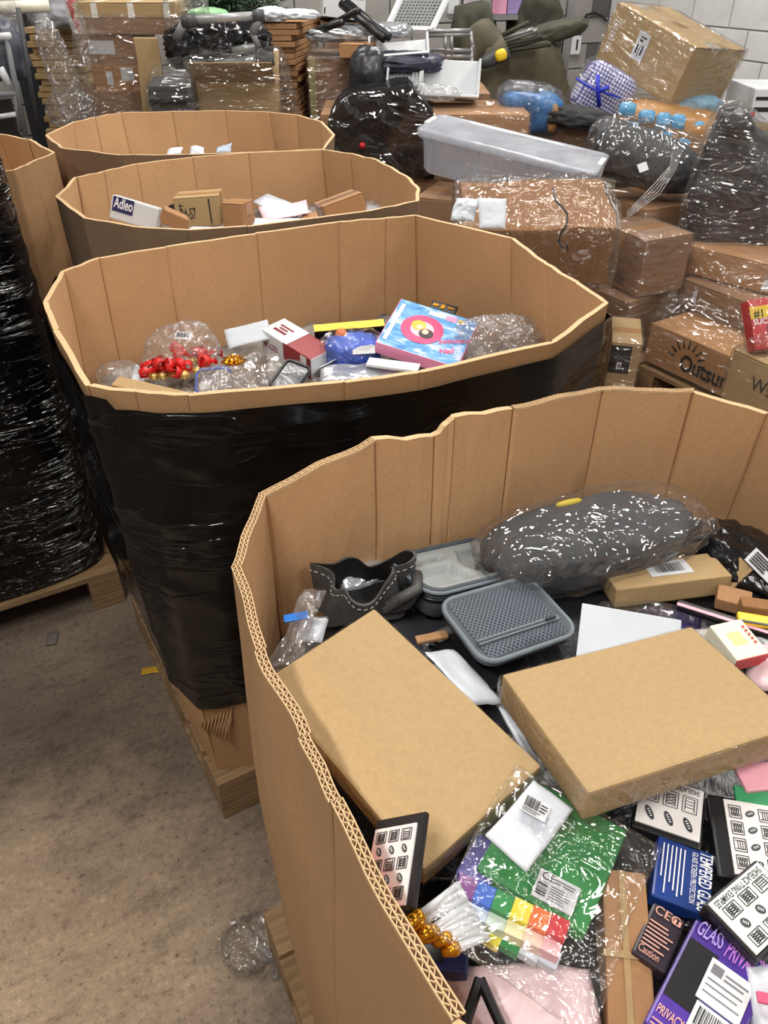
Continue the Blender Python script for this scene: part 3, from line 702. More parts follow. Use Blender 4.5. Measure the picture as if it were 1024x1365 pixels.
# loose packs behind the right tan box
def stick_pack(pix, z, th, m, label, stripes=(), cat='pack'):
    o = slab('stick_pack', pix, z, th, m, label, cat, tilt=(0, 0), bevel=.003)
    for a, b, mm_ in stripes: patch(o, 'top', 0, a, 1, b, mm_, 'stripe', .001)
    return o
M_YEL = mat('yellow_plastic', (232, 196, 40), .4, vary=.04); M_PINK = mat('pink_plastic', (236, 170, 186), .4, vary=.05); M_PINKL = mat('pale_pink_film', (226, 198, 204), .35, vary=.06, bump=.3, bscale=14)
M_NAVY = mat('navy_print', (34, 42, 92), .4, vary=.1); M_BLUE = mat('blue_print', (38, 86, 178), .4, vary=.1); M_PURP = mat('purple_print', (72, 46, 140), .35, vary=.2, scale=5)
stick_pack([(905, 803), (1050, 838), (1046, 848), (900, 812)], 1.03, .01, M_BLACK, 'black and pink pencil pack with a clear end, leaning behind the tan box', [(.1, .45, M_PINK)])
stick_pack([(985, 817), (1060, 824), (1060, 838), (985, 831)], 1.035, .012, M_YEL, 'yellow pack with black edge beside the right bin wall', [(.0, .18, M_BLACK)])
slab('brown_parcel', [(962, 780), (1006, 788), (1000, 806), (952, 800)], 1.015, .02, K_BG, 'small brown parcel tucked behind the yellow pack', 'parcel', tilt=(0, 0))
slab('brown_tube_box', [(990, 798), (1060, 800), (1060, 814), (990, 811)], 1.03, .02, K_DARK, 'narrow dark brown box above the yellow pack', 'box', tilt=(0, 0))
pk = pillow('purple_pouch', [(852, 805), (935, 815), (935, 850), (845, 840)], 1.0, .02, mat('purple_dark', (46, 40, 84), .3, vary=.4, bump=.5, bscale=12), 'dark purple foil pouch behind the right tan box', 'pouch')
pillow('clear_sleeve', [(800, 800), (905, 803), (900, 822), (790, 815)], 1.01, .012, F_BAG, 'clear empty sleeve in front of the small open box', 'bag')
pillow('grey_mailer', [(905, 838), (950, 838), (985, 900), (940, 905)], 1.02, .01, mat('grey_film', (176, 172, 168), .35, vary=.08, bump=.4, bscale=12), 'wrinkled grey mailer under the white and red box', 'mailer')
en = slab('white_envelope', [(775, 797), (908, 833), (905, 900), (770, 880)], 1.07, .004, M_PAPER, 'stiff white envelope standing up behind the right tan box', 'envelope', tilt=(-.1, -.55))
rb = slab('red_white_box', [(947, 834), (988, 824), (1026, 870), (983, 881)], 1.055, .022, mat('cream_white', (232, 228, 206), .5, vary=.03), 'small white box with red end near the right edge', 'box', tilt=(.1, -.1))
w_, h_, t_ = DIM[rb.name]; patch(rb, 'front', 0, 0, 1, 1, M_RED, 'red_end')
rects(rb, 'top', [(.8, .30+.11*i, .88, .36+.11*i) for i in range(5)], M_RED, 'printed_dots'); patch(rb, 'top', .25, .35, .65, .7, mat('pale_yellow_print', (232, 228, 150), .5), 'printed_patch', .0006)
pillow('pink_film_bag', [(1000, 868), (1060, 850), (1070, 920), (985, 915)], 1.03, .02, M_PINKL, 'pale pink plastic bag at the right edge beside the tan box', 'bag', amp=.006)
for q, l, m_ in (([(560, 866), (612, 868), (662, 930), (640, 950)], 'white sheet lying between the two tan boxes', M_PAPER), ([(655, 935), (680, 950), (735, 1045), (718, 1030)], 'white mailer edge in the gap between the tan boxes', M_MAIL)):
    pillow('white_sheet', q, 1.03, .006, m_, l, 'paper', n=12)
slab('black_card', [(560, 838), (600, 842), (670, 900), (655, 930)], 1.0, .006, M_BLACK, 'black glossy card under the mesh lid', 'card', tilt=(0, 0))
slab('brown_strip', [(548, 842), (595, 846), (600, 853), (560, 850)], 1.015, .006, K_BG, 'narrow brown strip beside the grey leather cover', 'card', tilt=(0, 0))
# grey leather cover, open tube
def leather():
    r = empty('leather_cover', at(490, 812, 1.0), 0, 'dark grey stitched leather cover standing open in the corner of the front bin', 'leather cover')
    M_LE = mat('grey_leather', (74, 74, 74), .5, vary=.12, bump=.25, bscale=50); M_LI = mat('black_lining', (22, 21, 21), .7)
    cx = at(487, 808, .99); n, rows = 56, 10
    def ring(t, off):
        P = []
        for k in range(n):
            a = 2*PI*k/n; rx, ry = .072-.006*t, .045-.004*t
            q = Vector((math.cos(a)*(rx-off), math.sin(a)*(ry-off), 0)); wob = .016*math.sin(3*a+.6)*t+.007*math.sin(7*a+2)
            q *= 1+wob/.06
            q.z = .07*t + (.013*math.sin(2*a+2.4)+.008*math.sin(5*a))*t
            P.append(cx+rotz(.35) @ q)
        return P
    for nm, off, m_ in (('outer_leather', 0, M_LE), ('lining', .0035, M_LI)):
        bm = bmesh.new(); R = [[bm.verts.new(p) for p in ring(j/rows, off)] for j in range(rows+1)]
        for a, b in zip(R, R[1:]):
            for i in range(n): bm.faces.new((a[i], a[(i+1) % n], b[(i+1) % n], b[i]))
        if off: bm.faces.new(R[2])
        wpart(nm, bm, m_, r, True)
    bm = bmesh.new(); A = ring(1, -.0005); B = ring(1, .0035)
    for i in range(n):
        bm.faces.new([bm.verts.new(p) for p in (A[i], A[(i+1) % n], B[(i+1) % n], B[i])])
    wpart('rim_edge', bm, M_LE, r)
    bm = bmesh.new(); Q = ring(.86, -.0012)
    for i in range(0, n): tube_bm(bm, [Q[i], Q[i].lerp(Q[(i+1) % n], .55)], .0007, 4)
    wpart('stitching', bm, mat('pale_thread', (196, 190, 180), .7), r)
    for i in range(5):                                   # pleats towards the case
        bm = bmesh.new(); z = .99+.008*i
        tube_bm(bm, [at(510+5*i, 812-3*i, z+.02), at(540+4*i, 806-5*i, z+.028), at(560-i, 790-6*i, z+.02)], .009, 8); wpart('pleat', bm, M_LE, r, True)
    return r
leather()
blob('silver_bag', at(470, 775, .99), (.09, .06, .05), eul(0, 0, .4), mat('silver_film', (178, 182, 188), .25, .5, bump=.8, bscale=10), 3, .25, 3, 4, label='crumpled silver plastic behind the leather cover', cat='bag')
blob('silver_bag', at(548, 735, .98), (.07, .05, .05), eul(0, 0, .4), MATS['silver_film'], 6, .25, 3, 4, label='crumpled silver plastic against the back wall beside the open case', cat='bag')
# clear bags at the left wall
pillow('clear_bag', [(400, 785), (425, 790), (392, 905), (348, 895)], 1.08, .02, F_BAGH, 'clear creased bag along the left wall of the front bin', 'bag', amp=.006, tilt=(-.3, -.2))
pillow('clear_bag', [(395, 820), (440, 826), (420, 870), (380, 880)], 1.075, .018, F_BAG, 'clear pouch with white insert beside the left tan box', 'bag', amp=.006, tilt=(-.1, -.2))
pillow('white_insert', [(405, 822), (448, 832), (425, 850), (392, 862)], 1.065, .006, M_MAIL, 'white folded sheet above the left tan box', 'paper', amp=.004, n=12, tilt=(-.1, -.2))
slab('blue_strip', [(376, 818), (410, 816), (412, 826), (380, 826)], 1.09, .003, mat('bright_blue', (30, 110, 200), .4), 'bright blue strip on the clear bag at the left wall', 'strip', tilt=(-.1, -.2))
# shoelace packs
def lace_print(o, u0, v0, u1, v1, cols, rows_, m=None, shoes=True):
    """rows of framed lacing patterns and small shoe drawings"""
    R = []; cw, chh = (u1-u0)/cols, (v1-v0)/rows_; O, U, V, Nn, w, h = face(o, 'top'); t = .0009
    vs = []; fs = []
    def seg(a, b):
        A = O+U*(a[0]*w)+V*(a[1]*h)+Nn*.0026; B = O+U*(b[0]*w)+V*(b[1]*h)+Nn*.0026; k = (B-A).cross(Nn).normalized()*t*.5; i = len(vs)
        vs.extend((A-k, B-k, B+k, A+k)); fs.append((i, i+1, i+2, i+3))
    ovals = []
    for r in range(rows_):
        for c in range(cols):
            a, b = u0+c*cw+cw*.12, v0+r*chh+chh*.1; a2, b2 = a+cw*.76, b+chh*.8
            if shoes and r % 2 == 1:
                ovals.append(((a+a2)/2, (b+b2)/2, cw*.3*w, chh*.36*h)); continue
            for q in (((a, b), (a2, b)), ((a2, b), (a2, b2)), ((a2, b2), (a, b2)), ((a, b2), (a, b))): seg(*q)
            kk = 4; ia, ia2 = a+cw*.14, a2-cw*.14
            for i in range(kk):
                y0 = b+(b2-b)*(.12+.76*i/kk); y1 = b+(b2-b)*(.12+.76*(i+1)/kk)
                if (c+r) % 3 == 0: seg((ia, y0), (ia2, y0)); 
                else: seg((ia, y0), (ia2, y1)); seg((ia2, y0), (ia, y1))
            seg((ia, b+(b2-b)*.1), (ia, b2-(b2-b)*.1)); seg((ia2, b+(b2-b)*.1), (ia2, b2-(b2-b)*.1))
    link('lacing_diagram', mesh('lacing_diagram', vs, fs), m or M_INK, o)
    if ovals:
        vs = []; fs = []; vs2 = []; fs2 = []
        for (u, v, rx, ry) in ovals:
            C = O+U*(u*w)+V*(v*h); a = .5; vs = []; fs = []
            for k in range(12):
                x, y = math.cos(2*PI*k/12)*rx*.62, math.sin(2*PI*k/12)*ry
                vs.append(C+U*(x*math.cos(a)-y*math.sin(a))+V*(x*math.sin(a)+y*math.cos(a))+Nn*.0027)
            fs.append(tuple(range(12))); i = 0; vs2 = []; fs2 = []
            for s in (-.45, -.15, .15, .45):
                for (x, y) in ((-.35, s-.06), (.35, s-.06), (.35, s+.06), (-.35, s+.06)):
                    x *= rx*.62; y *= ry; vs2.append(C+U*(x*math.cos(a)-y*math.sin(a))+V*(x*math.sin(a)+y*math.cos(a))+Nn*.0031)
                fs2.append((i, i+1, i+2, i+3)); i += 4
            sd = link('shoe_drawing', mesh('shoe_drawing', vs, fs), M_DGREY, o); link('drawn_laces', mesh('drawn_laces', vs2, fs2), M_WHITEINK, o)
M_PKCARD = mat('pinkish_card', (230, 226, 224), .45, vary=.03)
def pink_fade():
    m, n = nt('white_to_coral_card'); L = n.links.new; out = N(n, 'ShaderNodeOutputMaterial'); p = N(n, 'ShaderNodeBsdfPrincipled'); setin(p, Roughness=.4)
    tc = N(n, 'ShaderNodeTexCoord'); sx = N(n, 'ShaderNodeSeparateXYZ'); L(tc.outputs['Generated'], sx.inputs[0]); a = N(n, 'ShaderNodeMath', operation='MULTIPLY_ADD'); a.inputs[1].default_value = -.7; a.inputs[2].default_value = .55
    L(sx.outputs[0], a.inputs[0]); b = N(n, 'ShaderNodeMath', operation='MULTIPLY_ADD'); b.inputs[1].default_value = -.75; L(sx.outputs[1], b.inputs[0]); L(a.outputs[0], b.inputs[2]); c2 = N(n, 'ShaderNodeMath', operation='ADD'); c2.inputs[1].default_value = .45; L(b.outputs[0], c2.inputs[0])
    r = ramp(n, c2.outputs[0], [(.2, (222, 216, 216)), (.62, (232, 140, 130))]); L(r.outputs[0], p.inputs['Base Color']); L(p.outputs[0], out.inputs[0]); return m
def lace_pack(pix, z, label, cols, rows_, card=None, cu=(.06, .06, .94, .94), tilt=None, th=.012, lam=.06, txt=True, shoes=True):
    o = slab('shoelace_pack', pix, z, th, M_BLACK, label, 'shoelace pack', 'shoelace packs', lam=lam, tilt=tilt, bevel=.003)
    patch(o, 'top', *cu, card or M_PKCARD, 'printed_card', .002)
    k = .12 if txt else 0; du, dv = cu[2]-cu[0], cu[3]-cu[1]
    lace_print(o, cu[0]+du*.05, cu[1]+dv*(.05+k), cu[2]-du*.05, cu[3]-dv*.04, cols, rows_, shoes=shoes)
    if txt: text(o, 'top', 'SHOELACE TYING EXAMPLES', cu[0]+du*.06, cu[1]+dv*.045, .009, M_INK, width=DIM[o.name][0]*du*.88, lift=.0027, bold=.01)
    return o
PF = pink_fade()
lace_pack([(484, 1087), (558, 1098), (557, 1216), (507, 1201)], 1.132, 'shoelace pack with a coral-tinted card standing by the left wall', 3, 5, PF, (.04, .02, .86, .87), tilt=(-.65, .05), txt=False, th=.006)
lace_pack([(962, 1050), (1050, 1150), (1000, 1178), (938, 1170)][0:0] or [(944, 1185), (960, 1058), (1046, 1078), (1060, 1165)], 1.055, 'shoelace pack leaning under the right tan box, seen edge to edge with the bin corner', 4, 3, None, (.05, .06, .95, .8), tilt=(0, -.1))
lace_pack([(932, 1140), (836, 1092), (858, 1040), (945, 1042)], 1.05, 'shoelace pack half under the front edge of the right tan box', 3, 2, None, (.04, .05, .96, .9), tilt=(0, -.05))
lace_pack([(1075, 1215), (1015, 1285), (938, 1208), (1010, 1140)], 1.075, 'topmost shoelace pack at the right edge, above the purple box', 3, 3, mat('cool_card', (222, 230, 226), .4, vary=.03), (.04, .05, .96, .93), tilt=(.02, -.05), th=.02)
# white pouch with barcode
wp = pillow('white_pouch', [(716, 1030), (760, 1086), (707, 1152), (641, 1122)], 1.10, .006, M_MAIL, 'white sealed pouch with a barcode on top of the green cloth', 'pouch', amp=.0015, tilt=(.1, -.1))
rects(wp, 'top', [], M_INK, 'none') if False else None
sl = slab('label_sticker', [(702, 1060), (737, 1075), (725, 1093), (690, 1079)], 1.112, .001, M_LABEL, parent=wp, tilt=(.1, -.1)); barcode(sl, 'top', .08, .3, .62, .92, 14); print_lines(sl, 'top', .08, .05, .95, .28, 2, M_INK); print_lines(sl, 'top', .66, .35, .95, .9, 3, M_INK)
# flag pack
GR = mat('green_cloth', (24, 128, 58), .55, vary=.08, scale=5, bump=.15, bscale=8)
fp = slab('flag_pack', [(706, 1050), (860, 1104), (764, 1224), (622, 1160)], 1.06, .02, GR, 'clear pack of folded green cloth and rainbow hand flags with gold tips', 'flag pack', tilt=(.05, -.05), bevel=.006)
lbf = slab('label_sticker', [(724, 1162), (777, 1182), (762, 1217), (703, 1193)], 1.068, .0015, M_LABEL, parent=fp, tilt=(.05, -.05)); barcode(lbf, 'top', .05, .1, .3, .6, 8, True); print_lines(lbf, 'top', .36, .08, .95, .62, 6, M_GREYINK); text(lbf, 'top', 'CE', .08, .68, .011, M_INK, bold=.01); print_lines(lbf, 'top', .4, .7, .9, .9, 2, M_GREYINK)
RB = [mat('flag_'+n_, c_, .5, vary=.06) for n_, c_ in (('violet', (120, 60, 130)), ('blue', (44, 100, 200)), ('green', (30, 140, 70)), ('yellow', (228, 216, 50)), ('orange', (226, 110, 40)), ('red', (200, 36, 48)))]
PALE = [mat('flag_pale_'+n_, c_, .5, vary=.04) for n_, c_ in (('lilac', (196, 190, 214)), ('ice', (206, 218, 232)), ('mint', (208, 226, 214)), ('cream', (240, 236, 190)), ('peach', (242, 214, 196)), ('rose', (240, 190, 196)))]
def lerp2(a, b, t): return (a[0]+(b[0]-a[0])*t, a[1]+(b[1]-a[1])*t)
def flag_stack(TL, TR, BR, BL, z, cols, th=.012):
    n_ = len(cols)
    for i in range(n_):
        q = [lerp2(TL, TR, i/n_), lerp2(TL, TR, (i+1)/n_), lerp2(BL, BR, (i+1)/n_), lerp2(BL, BR, i/n_)]
        slab('flag_stripe', q, z, th, cols[i], parent=fp, tilt=(.05, -.05), bevel=.001)
flag_stack((615, 1163), (762, 1228), (752, 1254), (604, 1188), 1.078, RB); flag_stack((604, 1188), (752, 1254), (745, 1276), (598, 1208), 1.07, PALE, .016)
flag_stack((625, 1224), (752, 1270), (740, 1290), (612, 1240), 1.055, [RB[4], RB[3], RB[2], PALE[1], PALE[1]], .012)
slab('folded_cloth', [(668, 1095), (720, 1140), (640, 1165), (600, 1160)][0:0] or [(640, 1118), (690, 1138), (640, 1172), (600, 1166)], 1.058, .016, mat('indigo_cloth', (64, 60, 140), .5), parent=fp, tilt=(.05, -.05))
for i in range(9):
    t = i/8; a = lerp2((612, 1180), (650, 1248), t); b = lerp2((550, 1222), (602, 1262), t); b = (b[0]+random.uniform(-6, 6), b[1]+random.uniform(-6, 6)); z = 1.078-.018*t
    pa, pb = at(*a, z+.004), at(*b, z+.008); bm = bmesh.new(); tube_bm(bm, [pa, pb], .0042, 8); st = wpart('flag_stick', bm, M_WHITE, fp, True)
    bm = bmesh.new(); bmesh.ops.create_icosphere(bm, subdivisions=2, radius=.0072, matrix=Matrix.Translation(pb)); tube_bm(bm, [pb, pb+(pb-pa).normalized()*.012], [.0072, .004], 8)
    bmesh.ops.transform(bm, matrix=fp.matrix_basis.inverted(), verts=bm.verts[:]); link('gold_tip', bm_mesh('gold_tip', bm), M_GOLD, st, None, True)
pillow('clear_bag', [(690, 1030), (905, 1135), (765, 1350), (548, 1235)], 1.092, .003, film('flag_bag', .025, .05, 30, .6, refl=.8, thr=(.55, .8)), parent=fp, amp=.004, freq=9, n=40, tilt=(.05, -.05))
# brown paper box, bottom
pb_ = slab('brown_carton', [(812, 1160), (860, 1165), (872, 1400), (796, 1400)], 1.03, .07, K_BG, 'creased brown box standing between the flag pack and the dark boxes', 'box', tilt=(-.1, -.25), jit=.004, sub=3)
w_, h_, t_ = DIM[pb_.name]
bm = bmesh.new(); box_bm(bm, -w_/2, w_/2, -h_*.02, h_*.02, t_, t_+.004); link('fold_ridge', bm_mesh('fold_ridge', bm), K_BOX, pb_)
bm = bmesh.new(); box_bm(bm, -.003, .003, -h_/2, h_/2, t_, t_+.003); link('crease', bm_mesh('crease', bm), K_BOX, pb_)
# glass-protector boxes
tg = slab('tempered_glass_box', [(957, 1133), (942, 1222), (862, 1190), (884, 1122)], 1.045, .02, mat('blue_box', (28, 58, 128), .3, vary=.2, scale=4), 'blue screen-protector box with white text beside the shoelace packs', 'box', tilt=(.05, -.05))
text(tg, 'top', 'TEMPERED GLASS', .05, .76, .018, M_WHITEINK, width=DIM[tg.name][0]*.92, bold=.01); text(tg, 'top', 'GLASS SCREEN PROTECTION', .1, .62, .008, M_WHITEINK, width=DIM[tg.name][0]*.8); print_lines(tg, 'top', .12, .1, .92, .55, 6, M_WHITEINK, .3)
fc = slab('caution_box', [(866, 1192), (915, 1235), (886, 1296), (850, 1275)], 1.04, .018, mat('plum_box', (44, 34, 46), .35, vary=.1), 'dark plum box with approval marks beside the purple box', 'box', tilt=(.05, -.05))
M_COP = mat('copper_print', (214, 160, 140), .5, vary=0)
text(fc, 'top', 'CE', .1, .82, .013, M_COP); text(fc, 'top', 'FC', .4, .82, .013, M_COP); rects(fc, 'top', [(.68, .82, .76, .92), (.82, .82, .9, .92)], M_COP, 'printed_mark'); print_lines(fc, 'top', .1, .22, .9, .72, 7, M_COP, .35); text(fc, 'top', 'Caution', .1, .08, .011, M_COP, width=DIM[fc.name][0]*.6)
pv = slab('privacy_glass_box', [(926, 1216), (1030, 1300), (965, 1440), (862, 1370)], 1.06, .022, M_PURP, 'purple privacy screen-protector box with a barcode label', 'box', tilt=(.03, -.03))
bm = bmesh.new()
patch(pv, 'top', .04, .28, .42, .82, M_BLACK, 'printed_phone', .0006); text(pv, 'top', 'GLASS', .06, .88, .022, mat('lilac_print', (170, 150, 220), .4), width=DIM[pv.name][0]*.34, bold=.01, shear=.2); text(pv, 'top', 'PRIVACY', .45, .85, .028, mat('violet_print', (190, 120, 214), .4), width=DIM[pv.name][0]*.5, bold=.01, shear=.2)
text(pv, 'top', 'PRIVACY FILTER', .05, .12, .012, M_COP, width=DIM[pv.name][0]*.6, bold=.01); print_lines(pv, 'top', .05, .02, .6, .1, 2, M_COP, .3)
patch(pv, 'top', .36, .42, .9, .78, M_LABEL, 'label_sticker', .002); rects(pv, 'top', [(.4, .66, .54, .74), (.57, .70, .86, .715), (.57, .66, .82, .675), (.4, .6, .84, .612), (.4, .55, .8, .56), (.4, .49, .86, .5)], M_GREYINK, 'small_print', .0026)
patch(pv, 'top', .40, .16, .95, .40, M_LABEL, 'label_sticker', .002)
O, U, V_, Nn, ww, hh = face(pv, 'top'); rs = []; x = .45
while x < .9: a = random.choice((.008, .012, .02)); rs.append((x, .22, x+a, .37)); x += a+random.choice((.01, .016))
rects(pv, 'top', rs, M_INK, 'barcode', .0027)
pillow('white_wrapper', [(985, 1272), (1040, 1290), (1060, 1400), (1010, 1400)], 1.055, .02, M_MAIL, 'white crumpled wrapper with a pink tab at the lower right edge', 'wrapper', amp=.006, tilt=(0, 0))
slab('pink_tab', [(1010, 1322), (1050, 1326), (1050, 1340), (1012, 1338)], 1.075, .004, mat('hot_pink', (226, 84, 120), .4), 'hot pink tab on the white wrapper', 'tab', tilt=(0, 0))
pillow('pink_bag', [(600, 1285), (790, 1290), (830, 1420), (560, 1420)], 1.015, .03, M_PINKL, 'pale pink plastic bag under the flag pack at the bottom edge', 'bag', amp=.007, tilt=(0, -.05))
ph = slab('dark_phone_box', [(560, 1250), (625, 1268), (625, 1296), (556, 1292)], 1.04, .02, M_NAVY, 'dark navy box below the gold flag tips', 'box', tilt=(0, 0)); patch(ph, 'top', .1, .3, .5, .9, M_BLACK, 'printed_screen', .0008)
def triangle_frame():
    r = empty('black_triangle', at(640, 1340, 1.05), 0, 'black triangular frame poking up at the bottom edge', 'frame'); bm = bmesh.new()
    A, B, C = at(640, 1305, 1.06), at(676, 1385, 1.05), at(612, 1390, 1.05)
    for a, b in ((A, B), (B, C), (C, A)): tube_bm(bm, [a, b], .005, 6)
    wpart('frame', bm, M_BLACK, r)
triangle_frame()
for q, z, m_, l in (([(985, 1030), (1060, 1000), (1070, 1040), (1000, 1060)], 1.065, M_PINK, 'pink striped sleeve at the right edge below the tan box'), ([(975, 1045), (1050, 1060), (1050, 1085), (985, 1068)], 1.06, mat('green_sleeve', (60, 150, 100), .4), 'green sleeve under the pink one at the right edge'), ([(960, 1055), (1050, 1080), (1050, 1098), (975, 1078)], 1.052, M_WHITE, 'white glossy sleeve under the green one at the right edge')):
    slab('card_sleeve', q, z, .006, m_, l, 'sleeve', tilt=(0, 0))
for q, z, l in (([(560, 1175), (640, 1150), (600, 1230), (540, 1240)], 1.0, 'black film between the coral card and the flag pack'), ([(930, 1190), (1000, 1225), (960, 1260), (905, 1235)], 1.03, 'black film between the blue box and the purple box'), ([(930, 1090), (955, 1100), (950, 1180), (920, 1150)], 1.02, 'black film between two shoelace packs')):
    pillow('black_film', q, z, .02, M_BAGBLK, l, 'film', amp=.008, tilt=(0, 0))

# further goods towards the right wall of the front bin, beyond the picture's edge
for i, (x, y, a, w_, d_, t_, m_, l) in enumerate(((.62, .55, .3, .16, .12, .04, K_BG, 'brown mailing box right of the two tan boxes'), (.72, .34, -.4, .2, .14, .012, M_MAIL, 'large white mailer right of the shoelace packs'), (.55, .22, .9, .17, .1, .03, M_NAVY, 'navy box right of the purple box'), (.86, .52, .2, .18, .16, .05, K_BOX, 'tan cube box against the right bin wall'), (.8, .72, 1.1, .22, .12, .02, M_PINKL, 'pale pink pouch against the right bin wall'),
                                             (.6, .78, .5, .14, .1, .03, M_WHITE, 'white box right of the red-ended box'), (.46, .04, .2, .2, .15, .03, K_BG, 'brown box in the near corner of the front bin'), (.72, .08, -.2, .18, .14, .02, mat('teal_pack', (40, 120, 130), .4), 'teal pack in the near right corner'), (.93, .3, .6, .14, .1, .03, M_RED, 'red box in the near right corner'), (.36, .12, -.5, .16, .11, .02, M_BLACK, 'black flat pack in front of the purple box'))):
    o = link('loose_box', box_mesh('loose_box', w_, d_, t_, .003), m_, None, Matrix.Translation((x, y, .985)) @ eul(random.uniform(-.08, .08), random.uniform(-.08, .08), a)); DIM[o.name] = (w_, d_, t_); tag(o, l, 'box')
    patch(o, 'top', .2, .25, .6, .7, M_LABEL); barcode(o, 'top', .25, .32, .52, .6, 10)

# ================================================================== things in the second bin
fill('crushed clear and grey packaging beneath the items of the black-wrapped bin', rim2, .90, 5, M_CRUSHG, .025, inset=.93)
# bag of red and gold bows
bc = at(245, 468, .985); bow = empty('bow_bag', bc, 0, 'clear bag of red ribbon bows with gold bells', 'bag of bows')
M_RIB = mat('red_ribbon', (200, 30, 30), .35, vary=.15, bump=.3, bscale=20); M_BELL = mat('gold_bell', (206, 176, 110), .28, .7, vary=.1)
for i in range(9):
    p = at(203+i*9+random.uniform(-6, 6), 497-random.uniform(0, 26)*(.3+i/10), .97)
    p += Vector((0, -.03, .01))
    for s_ in range(3):                                   # flat ribbon loops and tails
        bm = bmesh.new(); a = random.uniform(0, 2*PI); dr = Vector((math.cos(a), math.sin(a)*.5, random.uniform(0, .8))).normalized(); L0 = random.uniform(.03, .055); rowv = []
        wd = dr.cross(Vector((random.uniform(-1, 1), random.uniform(-1, 1), 1))).normalized()*.007; bend = wd.cross(dr).normalized()
        for k in range(9):
            t = k/8; c_ = p+dr*(L0*math.sin(PI*t*(.5 if s_ == 2 else 1)))+bend*(.016*math.sin(2*PI*t)+.008*t); ww_ = wd*(.5+.5*math.sin(PI*t)+.2)
            rowv.append([bm.verts.new(c_-ww_+bend*.0006), bm.verts.new(c_+ww_+bend*.0006), bm.verts.new(c_+ww_-bend*.0006), bm.verts.new(c_-ww_-bend*.0006)])
        for u_, v_ in zip(rowv, rowv[1:]):
            for k in range(4): bm.faces.new((u_[k], u_[(k+1) % 4], v_[(k+1) % 4], v_[k]))
        bm.faces.new(rowv[0]); bm.faces.new(rowv[-1][::-1]); wpart('ribbon_loop', bm, M_RIB, bow, True)
    q = p+Vector((random.uniform(-.01, .012), -.014, -.004)); bm = bmesh.new(); bmesh.ops.create_icosphere(bm, subdivisions=2, radius=.0115, matrix=Matrix.Translation(q)); bl_ = wpart('bell', bm, M_BELL, bow, True)
    bm = bmesh.new(); 
    for kz in (-.004, 0, .004): tube_bm(bm, [q+Vector((math.cos(t*PI/6)*math.sqrt(.0122**2-kz*kz), math.sin(t*PI/6)*math.sqrt(.0122**2-kz*kz), kz)) for t in range(13)], .0012, 4)
    inv = bow.matrix_basis.inverted(); bmesh.ops.transform(bm, matrix=inv, verts=bm.verts[:]); link('bell_band', bm_mesh('bell_band', bm), M_BELL, bl_)
blob('clear_bag', at(242, 470, .99), (.16, .12, .12), eul(0, -.3, .2), F_BAGH, 21, .16, 2.6, 5, 2.4, .9, parent=bow)
lb = slab('label_sticker', [(236, 443), (258, 442), (254, 452), (230, 452)], 1.045, .001, M_LABEL, parent=bow, tilt=(0, -.4)); barcode(lb, 'top', .1, .2, .9, .8, 10)
blob('milky_bag', at(160, 502, .95), (.09, .07, .06), eul(0, 0, .4), F_BAGH, 5, .2, 3, 4, label='empty clear bag in the left corner of the black-wrapped bin', cat='bag')
pillow('white_leaflet', [(180, 487), (202, 490), (196, 514), (174, 510)], .96, .004, M_PAPER, 'white leaflet beside the bag of red bows', 'leaflet', n=10, amp=.001)
slab('loose_flap', [(155, 509), (275, 519), (262, 530), (140, 520)], 1.03, .008, K_BOX, 'loose cardboard flap lying inside the front rim of the black-wrapped bin', 'flap', tilt=(0, -.2))
pillow('white_card', [(300, 441), (356, 425), (362, 450), (305, 466)], 1.0, .006, M_PAPER, 'white foam sheet standing behind the red bows', 'sheet', n=14, amp=.002, tilt=(0, -.6))
# red and white box
mx = slab('red_white_carton', [(337, 441), (372, 434), (458, 459), (419, 472)], 1.0, .075, mat('maroon_box', (142, 42, 48), .45, vary=.05), 'maroon and white torn box marked MOLDEX', 'box', tilt=(.03, -.15))
w_, h_, t_ = DIM[mx.name]; M_MAR = mat('maroon_ink', (130, 30, 40), .5)
patch(mx, 'top', 0, .48, 1, 1, M_WHITE, 'white_panel'); patch(mx, 'left', 0, 0, .45, 1, M_WHITE, 'white_panel'); patch(mx, 'back', 0, 0, 1, 1, M_WHITE, 'white_panel'); patch(mx, 'front', 0, 0, 1, 1, M_WHITE, 'white_end')
text(mx, 'left', 'MOLDEX', .05, .42, .026, M_MAR, width=.055, bold=.02); rects(mx, 'top', [(.3, .66, .42, .9), (.48, .7, .56, .86), (.62, .64, .7, .9)], M_MAR, 'printed_figure'); patch(mx, 'left', .8, .15, .92, .95, M_LABEL); patch(mx, 'left', .93, 0, 1, 1, mat('maroon_dark', (110, 26, 32), .5), 'dark_band')
bm = bmesh.new(); box_bm(bm, -w_*.45, w_*.3, -.001, .001, 0, .045, Matrix.Translation((0, -h_/2, .03)) @ Matrix.Rotation(.7, 4, 'X')); link('torn_flap', bm_mesh('torn_flap', bm), M_WHITE, mx)
yb = slab('yellow_edge_case', [(418, 432), (511, 425), (513, 434), (419, 443)], 1.02, .03, M_BLACK, 'black case with a bright yellow edge behind the blue bag', 'case', tilt=(0, -.3)); patch(yb, 'top', 0, .0, 1, .9, M_YEL, 'yellow_band')
bb2 = blob('blue_bagged_item', at(470, 468, .975), (.13, .09, .075), eul(0, 0, .15), mat('blue_cloth', (36, 84, 190), .5, vary=.25, scale=10, bump=.3, bscale=20), 13, .1, 2, 4, 3.2, .9, 'blue item in a clear bag between the maroon box and the pink box', 'bagged item')
blob('clear_bag', at(470, 466, .978), (.15, .105, .088), eul(0, 0, .15), F_BAG, 14, .12, 3, 4, 3, .9, parent=bb2)
